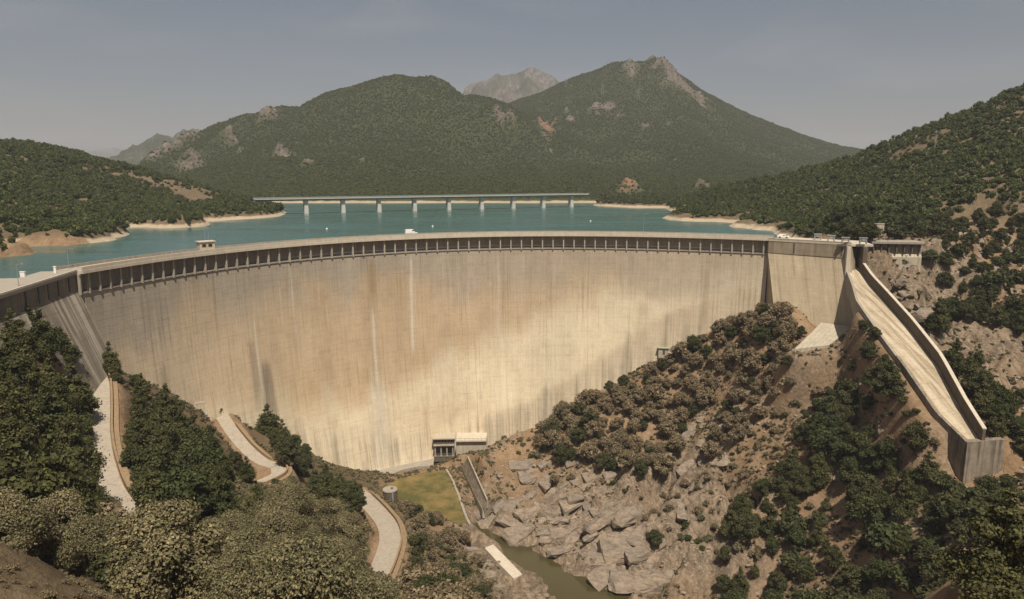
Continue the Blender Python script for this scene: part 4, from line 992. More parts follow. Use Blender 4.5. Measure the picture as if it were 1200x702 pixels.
# roads
for (line, wdt), nm in zip(ROADS, ['access_road'] * 3):
    A = line; d = np.gradient(A[:, :2], axis=0); d /= np.hypot(d[:, 0], d[:, 1])[:, None]; n = np.c_[-d[:, 1], d[:, 0]]
    o = MB().sweep([(tuple(p), tuple(q)) for p, q in zip(A, n)], [(-wdt / 2, -.6), (wdt / 2, -.6), (wdt / 2, .06), (-wdt / 2, .06)]).obj(nm, M['road']); o['kind'] = 'structure'
def road_wall(line, off, label, i0, i1, h=.8):
    A = line[i0:i1]; d = np.gradient(A[:, :2], axis=0); d /= np.hypot(d[:, 0], d[:, 1])[:, None]; n = np.c_[-d[:, 1], d[:, 0]]
    P = np.c_[A[:, :2] + n * off, A[:, 2]]
    t = thing('road_wall', label, 'wall', tuple(P[len(P) // 2])); bpy.context.view_layer.update()
    under(ribbon('wall', P, .38, -1.2, h, M['orange']), t)
    under(ribbon('coping', P + np.array([0, 0, h + .003]), 0.44, 0, .08, M['orange']), t)
    o = P.copy(); under(ribbon('verge', np.c_[A[:, :2] + n * (off + math.copysign(.75, off)), A[:, 2]], 1.1, -1.5, .02, M['orange']), t)
road_wall(ROADS[0][0], 2.5, 'low ochre wall along the outer edge of the straight road below the left wing', 8, 84)
road_wall(ROADS[1][0], 2.3, 'curving ochre wall around the outside of the hairpin bend', 18, 86)
road_wall(ROADS[2][0], 2.95, 'ochre edge wall along the bend of the road beside the round tank', 8, 78)
# round water tank
c = at_z(457.5, 589, 18.2); c[2] = H(c[0], c[1]) - .4
tk = thing('water_tank', 'round grey water tank with a pale lid beside the lower road', 'tank', tuple(c))
MB().tube((0, 0, -1), (0, 0, 4.3), 2.35, n=28).obj('shell', M['concrete_dark'], tk)
MB().tube((0, 0, 4.31), (0, 0, 4.6), 2.5, 2.4, n=28).obj('lid', M['concrete_grey'], tk)
MB().tube((.6, .3, 4.61), (.6, .3, 4.85), .45, n=12).obj('hatch', M['dark_steel'], tk)
MB().box((1.2, -2.2, 2.0), (.5, .12, 4.4), .5).obj('ladder', M['steel'], tk)
# crest hut
c = at_z(241.5, 294, 100.8) ; a = math.atan2(c[0] - AC[0], c[1] - AC[1])
hut = thing('control_hut', 'small pale flat-roofed control hut standing on the crest road of the dam', 'hut', tuple(c), -a - .35)
MB().box((0, 0, 1.45), (4.6, 3.2, 2.9)).obj('wall', M['concrete'], hut)
MB().box((0, 0, 3.03), (5.2, 3.8, .25)).obj('roof', M['slab'], hut)
for x in (-1.0, .9):
    f_ = MB().box((x, -1.62, 1.9), (1.3, .12, 1.0)).obj('window', M['orange'], hut); MB().box((x, -1.69, 1.9), (1.05, .06, .78)).obj('pane', M['glass'], f_)
MB().box((2.32, .2, 1.1), (.1, 1.0, 2.1)).obj('door', M['orange'], hut)
MB().tube((1.2, .6, 3.16), (1.2, .6, 6.2), .05, .03, 6).obj('antenna', M['steel'], hut)
# lamp posts on the crest
def lamp(px, py, h, label, z=100.8):
    c = at_z(px, py, z); t = thing('street_lamp', label, 'street lamp', tuple(c), 0.0, 'thin grey lamps along the crest road')
    MB().tube((0, 0, 0), (0, 0, h), .09, .05, 8).obj('pole', M['steel'], t); MB().tube((0, 0, h), (1.2, 0, h + .25), .05, .04, 6).obj('arm', M['steel'], t)
    MB().box((1.3, 0, h + .22), (.6, .25, .14)).obj('lamp_head', M['steel'], t); MB().tube((0, 0, 0), (0, 0, .5), .16, .13, 8).obj('base', M['concrete_grey'], t)
lamp(81, 315, 5.0, 'thin grey lamp post on the crest where the left wing meets the arch')
lamp(22, 335, 4.6, 'thin grey lamp post at the edge of the paved left wing')
lamp(241, 292, 6.5, 'tall thin lamp post standing right behind the crest hut')
lamp(754, 274.5, 8.0, 'tall thin lamp post on the far right half of the crest')
c = at_z(65, 320, 100.8); o = MB().box((0, 0, .75), (.55, .35, 1.5)).box((0, 0, 1.6), (.7, .5, .2)).obj('control_cabinet', M['white']); o.location = tuple(c); tag(o, 'white cabinet standing at the edge of the left wing road', 'cabinet')
c = at_z(27, 324.5, 100.8); o = MB().box((0, 0, .6), (1.1, .5, 1.2)).box((0, 0, 1.25), (1.25, .65, .12)).obj('control_cabinet', M['white']); o.location = tuple(c); tag(o, 'low white cabinet near the far edge of the left wing forecourt', 'cabinet')
# vehicles
def vehicle(px, py, z, rz, kind, label):
    c = at_z(px, py, z); t = thing('parked_' + kind, label, kind, tuple(c), rz)
    van = kind == 'van'; L, Hh = (5.0, 2.2) if van else (4.2, 1.45)
    b = MB(); b.hexa([(-L / 2, -.9, .35), (L / 2, -.9, .35), (L / 2, .9, .35), (-L / 2, .9, .35)], [(-L / 2, -.88, .95), (L / 2 - .1, -.86, .9), (L / 2 - .1, .86, .9), (-L / 2, .88, .95)])
    fr = L / 2 - 1.0
    b.hexa([(-L / 2 + .02, -.85, .951), (fr, -.85, .951), (fr, .85, .951), (-L / 2 + .02, .85, .951)], [(-L / 2 + (.15 if van else .7), -.75, Hh), (fr - .8, -.75, Hh), (fr - .8, .75, Hh), (-L / 2 + (.15 if van else .7), .75, Hh)])
    b.obj('body', M['white'], t)
    MB().box((fr - .9, -.81, Hh - .42), (.8, .06, .42)).box((fr - .9, .81, Hh - .42), (.8, .06, .42)).obj('window', M['glass'], t)
    MB().hexa([(fr + .03, -.7, 1.0), (fr + .05, -.7, 1.0), (fr + .05, .7, 1.0), (fr + .03, .7, 1.0)], [(fr - .72, -.65, Hh - .1), (fr - .70, -.65, Hh - .1), (fr - .70, .65, Hh - .1), (fr - .72, .65, Hh - .1)]).obj('windscreen', M['glass'], t)
    for x in (-L / 2 + .85, L / 2 - .85):
        for y in (-.85, .85): MB().tube((x, y - .1, .33), (x, y + .1, .33), .33, n=12).obj('wheel', M['rubber'], t)
vehicle(482, 275.2, 100.83, .35, 'van', 'white van driving along the crest of the dam behind the parapet')
vehicle(918, 279.0, 100.6, -.5, 'car', 'small white car parked at the right end of the crest road')
# shelters
c = at_z(240, 484, 46.5); c = dam_hit(240, 484); c = c + np.r_[2, -7, 0]; c[2] = H(c[0], c[1])
t = thing('shelter', 'small white open shelter frame among the shrubs at the left foot of the dam', 'shelter', tuple(c), .4)
MB().box((0, 0, 3.4), (3.0, 2.2, .18)).obj('roof', M['concrete_grey'], t)
for x in (-1.5, 1.5):
    for y in (-1, 1): MB().tube((x, y, -1), (x, y, 3.35), .08, n=6).obj('post', M['white'], t)
c = at_y(776, 440, 285); c[2] = H(c[0], c[1])
t = thing('valve_hut', 'little flat-roofed pale green hut among trees on the right foot of the dam', 'hut', tuple(c), -.2)
MB().box((0, 0, 1.9), (3.6, 2.6, 4.0)).obj('wall', M['concrete'], t); MB().box((0, 0, 4.0), (4.6, 3.4, .25)).obj('roof', mat_plain('green_roof', (.30, .33, .24), .8, .1), t); MB().box((.3, -1.33, 2.4), (.9, .1, 2.0)).obj('door', M['dark_steel'], t)
# buoys
for px, py in [(383, 268.5), (91, 284), (507, 265.5), (692, 259.5)]:
    c = at_z(px, py, 94.0); c[2] = 94.0
    t = thing('buoy', {383: 'white buoy on the lake left of the bridge piers, behind the dam', 91: 'white buoy floating near the left shore', 507: 'white buoy in the middle of the lake behind the dam', 692: 'white buoy on the lake towards the right shore'}[px], 'buoy', tuple(c), 0, 'buoys moored on the reservoir')
    b = MB(); b.tube((0, 0, -.3), (0, 0, .25), .5, .6, 12).tube((0, 0, .25), (0, 0, .6), .6, .3, 12); b.obj('float', M['white'], t); MB().tube((0, 0, .6), (0, 0, 1.6), .12, .1, 6).obj('mast', M['steel'], t)
# ------------------------------------------------------------------ road bridge over the lake
bp = np.array([at_z(*q, 94.0) for q in [(358.8, 251.2), (402, 249.2), (444, 248.0), (485.6, 247.0), (525.6, 245.8), (564, 244.9), (600.9, 244.3), (636, 243.7), (668.9, 243.0)]])
k_ = np.polyfit(bp[:, 0], bp[:, 1], 1)
bd = np.array([1, k_[0]]) / np.hypot(1, k_[0]); brz = math.atan2(bd[1], bd[0])
for p in bp:
    d = ray(*project(p)); X = k_[1] / (1 / d[0] - k_[0]) if abs(d[0]) > 1e-6 else 0.0
    p[0] = X; p[1] = k_[0] * X + k_[1]
bridge = thing('road_bridge', 'long white road bridge on nine piers crossing the lake', 'bridge', tuple(bp[4]), brz)
loc = [float(np.dot(p[:2] - bp[4][:2], bd)) for p in bp]
ZD = 9.0
for x in loc:
    p_ = MB(); p_.hexa([(x - 1.9, -2.6, -8), (x + 1.9, -2.6, -8), (x + 1.9, 2.6, -8), (x - 1.9, 2.6, -8)], [(x - 1.35, -2.1, ZD - .2), (x + 1.35, -2.1, ZD - .2), (x + 1.35, 2.1, ZD - .2), (x - 1.35, 2.1, ZD - .2)])
    o = p_.obj('pier', M['bridge'], bridge); MB().box((x, 0, ZD + .45), (3.2, 6.0, 1.28)).obj('pier_cap', M['slab'], o)
x0, x1 = loc[0] - 38, loc[-1] + 17
MB().box(((x0 + x1) / 2, 0, ZD + 1.75), (x1 - x0, 5.0, 1.3)).obj('girder', M['bridge_deck'], bridge)
MB().box(((x0 + x1) / 2, 0, ZD + 2.65), (x1 - x0, 9.6, .48)).obj('deck', M['bridge'], bridge)
for y in (-4.7, 4.7): MB().box(((x0 + x1) / 2, y, ZD + 3.35), (x1 - x0, .12, .8)).obj('railing', M['bridge_deck'], bridge)
MB().box((x0 + 2, 0, ZD - 1.5), (4, 6, 5)).obj('abutment', M['bridge'], bridge)
# electricity pylons on the mountain
for (px, py, h, lab) in [(706, 112, 26, 'thin steel pylon high on the mountain, left of the pair below the summit'), (748, 117, 24, 'thin steel pylon high on the mountain, right of the pair below the summit'), (663, 103, 22, 'thin steel pylon high on the shoulder left of the summit')]:
    g = ground_hit([px], [py], 700.0, 2690.0, HM)[0]
    t = thing('pylon', lab, 'pylon', tuple(g), 0, 'power line pylons on the mountain')
    lg = MB()
    for sx_ in (-1, 1):
        for sy in (-1, 1): lg.tube((sx_ * 2.6, sy * 2.6, -1), (sx_ * .5, sy * .5, h), .3, .22, 4)
    lg.obj('lattice_mast', M['steel'], t)
    for z_, l_ in ((h * .72, 5), (h * .88, 4)): MB().box((0, 0, z_), (l_ * 2, .5, .5)).obj('cross_arm', M['steel'], t)
g = ground_hit([1095], [178], 400.0, 900.0)[0]
if not np.isnan(g[1]):
    t = thing('utility_pole', 'thin pole sticking out of the woods on the right hillside', 'pole', tuple(g)); MB().tube((0, 0, -1), (0, 0, 13), .25, .15, 6).obj('mast', M['steel'], t); MB().box((0, 0, 12), (3, .2, .25)).obj('cross_arm', M['steel'], t)


# ------------------------------------------------------------------ trees
def leaf_cloud(rg, lobes, n, size, core=0.72, flat=0.0, core_sub=1):
    """leaf-sized faces spread through overlapping lobes, with a rough inner mass so the crown is not see-through"""
    V, Fc, tone, rnd = [], [], [], []
    L = np.array([l[0] for l in lobes]); Rd = np.array([l[1] for l in lobes])
    wgt = (Rd[:, 0] * Rd[:, 2]); wgt = wgt / wgt.sum()
    ltone = rg.random(len(lobes))
    idx = rg.choice(len(lobes), n, p=wgt)
    d = rg.normal(size=(n, 3)); d[:, 2] = d[:, 2] * 0.9 + 0.15; d /= np.linalg.norm(d, axis=1)[:, None]
    c = L[idx] + d * Rd[idx] * (0.70 + 0.40 * rg.random(n) ** 1.5 + np.where(rg.random(n) < .10, .45 * rg.random(n), 0))[:, None]
    # drop most leaves that sit deep inside another lobe
    inside = np.zeros(n, bool)
    for k in range(len(lobes)):
        q = ((c - L[k]) / Rd[k]); inside |= ((q ** 2).sum(1) < 0.5) & (idx != k)
    keep = ~inside | (rg.random(n) < 0.15); c = c[keep]; d = d[keep]; idx = idx[keep]; n = len(c)
    nrm = d * 0.8 + rg.normal(size=(n, 3)) * 0.55; nrm[:, 2] += 0.25; nrm /= np.linalg.norm(nrm, axis=1)[:, None]
    a = np.cross(nrm, rg.normal(size=(n, 3))); a /= np.linalg.norm(a, axis=1)[:, None]; b = np.cross(nrm, a)
    s = size * (0.55 + 0.9 * rg.random(n))[:, None]
    P = np.stack([c - a * s * .6, c - b * s * .38 + a * s * .05, c + a * s * .62 - nrm * s * .12, c + b * s * .38], 1)
    V = P.reshape(-1, 3); Fc = np.arange(4 * n).reshape(n, 4)
    tone = np.repeat(np.clip(ltone[idx] * 0.7 + 0.3 * rg.random(n), 0, 1), 4); rnd = np.repeat(rg.random(n), 4)
    # core
    if core > 0:
        import bmesh
        bm = bmesh.new()
        for k in range(len(lobes)):
            r = bmesh.ops.create_icosphere(bm, subdivisions=core_sub, radius=1.0)
            for vv in r['verts']:
                j = 0.85 + 0.3 * rg.random()
                vv.co = Vector((L[k] + np.array(vv.co) * Rd[k] * core * j).tolist())
        bm.verts.index_update()
        cv = np.array([v.co[:] for v in bm.verts]); cf = [[v.index for v in f.verts] for f in bm.faces]; bm.free()
        cf = np.array(cf); cf = np.c_[cf, cf[:, 2]]
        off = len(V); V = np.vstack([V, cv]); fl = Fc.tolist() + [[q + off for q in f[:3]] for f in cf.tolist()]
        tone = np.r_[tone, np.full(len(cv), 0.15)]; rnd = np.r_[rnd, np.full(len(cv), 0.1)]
        return V, fl, tone, rnd
    return V, Fc, tone, rnd
def lobes_pine(rg, h, r, lo=0.22):
    out = []; lv = 6
    for i in range(lv):
        t = i / (lv - 1); z = h * (lo + (0.93 - lo) * t); rr = r * (1 - 0.78 * t ** 1.25) * (0.85 + 0.3 * rg.random())
        k = max(1, int(round(5 * (1 - t) + 1))); a0 = rg.random() * 6
        for j in range(k):
            a = a0 + 6.283 * j / k + rg.normal() * .35; q = rr * (0.62 if k > 1 else 0.1) * (0.75 + .45 * rg.random()); s = rr * (0.40 + .22 * rg.random()) + .25
            out.append(((math.cos(a) * q, math.sin(a) * q, z + rg.normal() * h * .035), (s, s, s * .72)))
    out.append(((rg.normal() * .1, rg.normal() * .1, h * .97), (r * .2, r * .2, h * .08)))
    return out
def lobes_oak(rg, h, r, n=19, lo=0.28):
    out = []
    for i in range(n):
        a = 2.39996 * i + rg.normal() * .4; t = (i + .5) / n; z = h * (lo + (0.84 - lo) * t + rg.normal() * .04)
        env = math.sin(math.pi * min(1, max(0.08, (t * .78 + .2)))) ** 0.7
        q = r * .78 * env * (0.5 + .6 * rg.random()); s = r * (0.22 + .2 * rg.random())
        out.append(((math.cos(a) * q, math.sin(a) * q, z), (s, s, s * .85)))
    return out
def lobes_bush(rg, h, r, n=11):
    out = []
    for i in range(n):
        a = 2.39996 * i + rg.normal() * .5; q = r * .62 * math.sqrt((i + .3) / n) * (0.8 + .4 * rg.random()); s = r * (0.24 + .2 * rg.random())
        out.append(((math.cos(a) * q, math.sin(a) * q, h * (0.62 - .34 * q / r + rg.normal() * .07)), (s, s, s * .9 * h / r * .8)))
    return out
def trunk_mesh(rg, lobes, h, r0, lo):
    b = MB(); x = y = 0.0; z = -0.8; rad = r0; pts = [(0, 0, -0.8)]
    for k in range(4):
        x += rg.normal() * h * .012; y += rg.normal() * h * .012; pts.append((x, y, h * (lo + .05) * (k + 1) / 2.6))
    for k in range(4): b.tube(pts[k], pts[k + 1], r0 * (1 - .2 * k), r0 * (1 - .2 * (k + 1)), 6)
    for k, (c, s) in enumerate(lobes[::max(1, len(lobes) // 6)]):
        p = pts[min(4, 1 + k % 4)]; b.tube(p, (c[0] * .85, c[1] * .85, max(c[2], p[2] + .1)), r0 * .38, r0 * .12, 5)
    return b.mesh('trunk')
PROTO = {}
def proto(kind, shape, nvar, h, r, nleaf, size, matn, core=.72, sub=1):
    out = []
    for k in range(nvar):
        rg = np.random.default_rng(hash((len(PROTO), k)) % 99991 if False else 1000 + 37 * len(PROTO) + k)
        lo = {'pine': .22, 'oak': .30, 'bush': .1}[shape]
        lb = lobes_pine(rg, h, r, lo) if shape == 'pine' else lobes_oak(rg, h, r) if shape == 'oak' else lobes_bush(rg, h, r)
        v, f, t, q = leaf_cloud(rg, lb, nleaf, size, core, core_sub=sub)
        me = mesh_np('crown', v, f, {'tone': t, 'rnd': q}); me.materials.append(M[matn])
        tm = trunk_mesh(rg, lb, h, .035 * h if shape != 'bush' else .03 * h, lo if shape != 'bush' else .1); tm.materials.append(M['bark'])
        out.append((me, tm, h))
    PROTO[kind] = out
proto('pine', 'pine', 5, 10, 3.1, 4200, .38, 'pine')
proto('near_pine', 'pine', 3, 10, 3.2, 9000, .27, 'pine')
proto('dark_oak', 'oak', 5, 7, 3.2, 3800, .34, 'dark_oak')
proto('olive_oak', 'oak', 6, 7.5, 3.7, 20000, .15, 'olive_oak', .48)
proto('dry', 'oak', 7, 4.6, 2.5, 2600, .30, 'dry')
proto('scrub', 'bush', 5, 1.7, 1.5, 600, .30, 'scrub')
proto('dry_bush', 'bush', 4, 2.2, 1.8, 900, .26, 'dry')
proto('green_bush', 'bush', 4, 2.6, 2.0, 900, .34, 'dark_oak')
REC = []
def plant(kind, p, h, label, group, rg, near=False):
    me, tm, h0 = PROTO[kind][rg.integers(len(PROTO[kind]))]
    s = h / h0; bush = kind in ('scrub', 'green_bush')
    nm, cat = {'pine': ('pine_tree', 'pine tree'), 'near_pine': ('pine_tree', 'pine tree'), 'dark_oak': ('oak_tree', 'oak tree'), 'olive_oak': ('oak_tree', 'oak tree'), 'dry': ('dry_tree', 'tree'), 'scrub': ('shrub', 'shrub'), 'dry_bush': ('dry_shrub', 'shrub'), 'green_bush': ('shrub', 'shrub')}[kind]
    t = thing(nm, label, cat, (p[0], p[1], p[2] - .15 * s), rg.random() * 6.283, group)
    w_ = s * (0.88 + .3 * rg.random()); t.scale = (w_, w_ * (0.9 + .2 * rg.random()), s)
    if group: REC.append((t, kind, h, project(np.array(p) + [0, 0, h * .6])))
    for nme, m_ in (('crown', me), ('trunk', tm)):
        o = bpy.data.objects.new(nme, m_); COL.objects.link(o); o.parent = t
    return t
PLANTED = []
def crown_base(px, py, h, fr=.6, ymin=22):
    g = ground_hit(px, py, ymin)
    Y = g[:, 1]; dp = fr * h * F / np.where(np.isnan(Y), 1e9, Y)
    g = ground_hit(px, np.asarray(py) + dp, ymin)
    dp = fr * h * F / np.where(np.isnan(g[:, 1]), 1e9, g[:, 1])
    return ground_hit(px, np.asarray(py) + dp, ymin)
def on_road(p, m=1.2):
    for line, wd_ in ROADS:
        d, _ = dist_to(line, np.array([p[0]]), np.array([p[1]]))
        if d[0] < wd_ / 2 + m: return True
    d, _ = dist_to(CH_C, np.array([p[0]]), np.array([p[1]]))
    return d[0] < 6.5
def behind_dam(p):
    q = np.array(p[:2]) - AC; a = math.atan2(q[0], q[1])
    if A_L < a < A_R and np.hypot(*q) > face_r(a, p[2]) - 1.0: return True
    return False
def in_struct(p):
    for o_, r_ in ((np.array([T0[0], T0[1]]), 0), ):
        pass
    q = np.array([p[:2]]);
    if inpoly(q[:, 0], q[:, 1], np.array(LAWN))[0]: return True
    return False
CLEAR = []
for px, py, z in [(113,432,None),(118,450,None),(118,470,None),(117,490,None),(118,510,None),(121,530,None),(123,550,None),(130,568,None),(133,578,None),(122,480,None),(133,455,None),(134,480,None),(134,505,None),(138,545,None),(124,545,None),(110,475,None),(126,442,None),(127,470,None),(128,500,None),(129,540,None),(134,560,None),(141,580,None)]: CLEAR.append((px, py, 110.0))
for px, py, Y in [(268,500,205),(312,548,190),(325,545,188),(335,548,188),(320,556,188),(345,556,186),(240,480,200),(430,590,200),(440,602,198),(450,615,195),(458,630,190),(460,645,185),(445,640,185),(457,580,225),(457,590,225),(500,570,240),(520,580,240),(535,590,235),(480,580,240),(520,530,260),(555,570,240),(560,590,235),(585,655,200),(600,668,195),(610,655,200),(640,662,195),(660,672,190),(590,645,200),(775,436,280),(285,545,190),(290,550,190),(545,600,225),(285,505,200)]: CLEAR.append((px, py, Y * .97))
CLEAR = np.array(CLEAR)
def covers(p, h, kind):
    c = project(np.array(p) + [0, 0, h * .55]); q = F / p[1]
    ry = h * .5 * q; rx = h * (.34 if 'pine' in kind else .47) * q
    d = ((CLEAR[:, 0] - c[0]) / (rx + 1)) ** 2 + ((CLEAR[:, 1] - c[1]) / (ry + 1)) ** 2
    return bool(((d < 1) & (p[1] < CLEAR[:, 2] + 60)).any())
def scatter(poly, kinds, spacing, hr, nmax, label, group, seed, tries=1500, dens=None, ymax=460, ymin=22):
    rg = np.random.default_rng(seed); P = np.array(poly, float)
    x = rg.uniform(P[:, 0].min(), P[:, 0].max(), tries); y = rg.uniform(P[:, 1].min(), P[:, 1].max(), tries)
    k = inpoly(x, y, P); x = x[k]; y = y[k]
    h = rg.uniform(*hr, len(x)) * rg.choice([.65, .85, 1, 1, 1.15], len(x)); g = crown_base(x, y, h, ymin=ymin); n = 0
    ok = ~np.isnan(g[:, 1]) & (g[:, 1] < ymax) & (g[:, 1] > ymin * 1.04); x, y, h, g = x[ok], y[ok], h[ok], g[ok]
    if not len(x): return 0
    ok = ~inpoly(g[:, 0], g[:, 1], np.array(LAWN))
    for line, wd_ in ROADS: d, _ = dist_to(line, g[:, 0], g[:, 1]); ok &= d > wd_ / 2 + 1.2
    d, _ = dist_to(CH_C, g[:, 0], g[:, 1]); ok &= d > 6.5
    q = g[:, :2] - AC; a_ = np.arctan2(q[:, 0], q[:, 1]); ok &= ~((a_ > A_L) & (a_ < A_R) & (np.hypot(q[:, 0], q[:, 1]) > face_r(a_, g[:, 2]) - 1.0))
    d, _ = dist_to(RIVER, g[:, 0], g[:, 1]); ok &= (d > 7) | (g[:, 2] > 11)
    if dens is not None: ok &= fbm(g[:, 0] * dens[0], g[:, 1] * dens[0], seed, 3) > dens[1]
    x, y, h, g = x[ok], y[ok], h[ok], g[ok]
    for p, hh, xx, yy in zip(g, h, x, y):
        if n >= nmax: break
        sp_ = spacing * (0.8 + .5 * rg.random())
        Q = np.array(PLANTED)
        if (((Q[:, 0] - p[0]) ** 2 + (Q[:, 1] - p[1]) ** 2) < (sp_ * .5 + Q[:, 2] * .5) ** 2).any(): continue
        kd = kinds[rg.integers(len(kinds))] if isinstance(kinds, (list, tuple)) else kinds
        if hh > 2.5 and covers(p, hh, kd): continue
        PLANTED.append((p[0], p[1], spacing))
        plant(kd, p, hh, label, group, rg); n += 1
    return n
def spot(px, py, h, kind, label, group=None, seed=0, ymin=22):
    g = crown_base(np.array([px]), np.array([py]), h, ymin=ymin)[0]
    if np.isnan(g[1]): return
    PLANTED.append((g[0], g[1], h * .5)); plant(kind, g, h, label, group, np.random.default_rng(seed + int(px * 7 + py)))
# trees that can be told apart
spot(130, 415, 8.5, 'pine', 'tall dark pine at the top end of the straight road, against the dam face')
spot(52, 385, 10.5, 'near_pine', 'large dark pine rising in front of the left wing of the dam')
spot(22, 400, 9.5, 'near_pine', 'dark pine at the left edge just below the left wing')
spot(253, 477, 4.5, 'dark_oak', 'round dark shrubby oak beside the white shelter at the foot of the dam')
spot(290, 478, 4.5, 'dark_oak', 'small round tree left of a tall one under the dam face')
spot(315, 490, 11, 'pine', 'tallest dark tree right of the round one at the left dam foot')
spot(332, 503, 9, 'pine', 'dark green tree just above the hairpin bend')
spot(767, 626, 5.4, 'dark_oak', 'lone round bush on the bare rock above the river')
spot(805, 612, 3.2, 'green_bush', 'small dark bush on the rock to the right of the lone round bush')
spot(915, 360, 7.5, 'dry', 'big brown tree at the junction of arch and buttress block')
spot(938, 386, 4.8, 'dark_oak', 'small dark tree standing alone left of the concrete apron')
spot(1011, 379, 3.8, 'dark_oak', 'small round dark tree left of its twin beside the chute')
spot(1024, 387, 4.4, 'dark_oak', 'round dark tree right of a similar one touching the spillway chute')
spot(1070, 505, 9.0, 'dark_oak', 'large dark oak left of the lower end of the spillway chute')
spot(1052, 300 - 18, 5.0, 'pine', 'slim conifer') if False else None
spot(805, 415, 4.5, 'dry', 'brown round tree on the ridge right of the little green roofed hut')
spot(660, 482, 5.0, 'dark_oak', 'dark oak at the far left of the row along the right dam foot')
spot(680, 476, 6.5, 'dark_oak', 'tallest dark oak in the row along the right dam foot')
spot(1058, 300, 6, 'pine', 'slim dark conifer standing in front of the retaining wall right of the gate')
spot(993, 262, 8.0, 'dark_oak', 'broad olive green tree behind the hoist frames at the right end of the crest')
spot(955, 262, 7.5, 'dark_oak', 'broad dark tree by the water behind the right end of the crest')
spot(1062, 262, 7.5, 'dark_oak', 'round green tree right of the free-standing concrete wall')
spot(1168, 622, 9.5, 'near_pine', 'near tree, crown coloured dark to look shaded, filling the bottom right corner', ymin=40)  # pine kind picked for its dark colour, standing in for the dim corner
spot(255, 527, 7.5, 'pine', 'dark pine hiding the middle of the short upper road piece')
spot(240, 515, 7.5, 'pine', 'dark pine just left of the short upper road piece')
spot(290, 546, 6.0, 'pine', 'dark pine standing on the inside of the hairpin bend')
spot(246, 503, 4.0, 'dark_oak', 'round dark oak beside the top of the short upper road piece')
spot(276, 535, 5.5, 'dark_oak', 'dark oak covering the road just above the hairpin bend')
# groups nothing tells apart
scatter([(0,385),(35,365),(75,400),(104,430),(102,520),(112,585),(60,560),(0,560)], ['near_pine', 'pine', 'pine'], 4.5, (7.5, 13), 65, 'dark green pine in the dense mass between the left edge and the straight road', 'pines left of the straight road', 11)
scatter([(128,425),(160,440),(205,472),(245,500),(272,535),(268,575),(215,600),(165,590),(143,560),(134,500)], ['pine', 'pine', 'dark_oak'], 4.2, (5.5, 11), 75, 'dark green tree on the slope between the straight road and the hairpin road', 'trees right of the straight road', 12)
scatter([(300,470),(340,495),(372,545),(445,580),(430,590),(380,570),(345,535),(330,520)], ['pine', 'dark_oak', 'dark_oak'], 3.6, (4.5, 7.5), 32, 'dark green tree in the strip between the hairpin and the foot of the dam', 'trees along the left foot of the dam', 13)
scatter([(0,560),(60,555),(150,610),(300,600),(425,640),(440,690),(300,700),(60,640)], ['dry', 'pine', 'dark_oak'], 4.6, (4.5, 8.5), 12, 'x', 'mixed trees among the foreground oaks', 27, ymin=50)
scatter([(0,548),(60,545),(115,575),(150,610),(210,612),(280,600),(310,575),(385,580),(425,620),(440,672),(435,702),(120,702),(60,640),(0,632)], 'olive_oak', 5.2, (6.0, 10), 55, 'olive green leafy oak in the foreground along the bottom left', 'olive green oaks in the foreground', 14, ymin=46)
spot(303, 588, 9, 'near_pine', 'dark pine among the olive oaks just below the hairpin')
scatter([(468,588),(490,590),(520,603),(545,625),(568,650),(575,702),(490,702),(478,655),(480,620)], ['dry', 'dry', 'dry', 'dark_oak'], 3.0, (3.8, 6.0), 60, 'grey brown bushy tree between the round tank and the river', 'bushes between the lower road and the river', 15)
scatter([(650,480),(705,452),(765,428),(835,382),(905,352),(928,380),(915,410),(870,440),(810,480),(790,545),(740,550),(690,540),(650,530),(620,508)], ['dry', 'dry', 'dry', 'dark_oak'], 3.1, (4.2, 7.4), 250, 'grey brown dried bushy tree on the slope along the right foot of the dam', 'dried trees along the right foot of the dam', 16)
scatter([(880,415),(930,420),(900,470),(850,520),(820,530),(850,470)], ['dry', 'dark_oak', 'dry'], 3.6, (3.5, 6.0), 40, 'mixed green and brown tree on the spur left of the concrete apron', 'trees on the spur below the buttress block', 17)
scatter([(985,420),(1030,395),(1048,430),(1045,470),(1010,515),(960,545),(930,590),(880,620),(850,605),(880,570),(925,530),(950,480)], ['dark_oak', 'dark_oak', 'pine'], 3.9, (5.5, 9.5), 90, 'dark green oak in the long belt of trees down the middle of the right slope', 'dark trees in the belt down the right slope', 18)
scatter([(1000,535),(1060,505),(1095,540),(1060,585),(1010,590),(985,570)], ['dark_oak', 'pine'], 4.0, (5.5, 9), 26, 'dark green tree on the slope left of the chute outlet', 'trees left of the chute outlet', 19)
scatter([(840,610),(930,600),(1000,600),(1100,580),(1180,565),(1200,620),(1110,690),(1000,702),(850,702)], ['dark_oak', 'dark_oak', 'green_bush', 'pine'], 4.6, (4.5, 8.5), 60, 'dark green tree scattered on the stony slope at the bottom right', 'trees at the bottom right', 20, ymin=95)
scatter([(1075,545),(1125,560),(1180,555),(1200,580),(1150,595),(1080,580)], ['dark_oak', 'green_bush', 'dark_oak'], 3.2, (3, 6.5), 22, 'x', 'trees under the chute outlet', 31)
scatter([(1040,440),(1075,480),(1100,520),(1080,530),(1040,480)], ['scrub', 'dry_bush', 'green_bush'], 2.6, (1, 2.6), 24, 'x', 'shrubs by the chute', 32)
scatter([(1075,300),(1110,275),(1200,265),(1200,330),(1150,345),(1100,330)], ['dark_oak', 'pine', 'green_bush'], 4.2, (3.5, 7), 42, 'dark green tree on the rocky rise right of the retaining wall', 'trees right of the spillway gate', 21)
scatter([(1095,360),(1160,340),(1200,350),(1200,520),(1165,490),(1120,430)], ['dark_oak', 'pine', 'pine'], 3.8, (5.5, 9), 60, 'dark green tree in the thick wood on the slope right of the spillway chute', 'trees right of the spillway chute', 22, dens=(.035, .47))
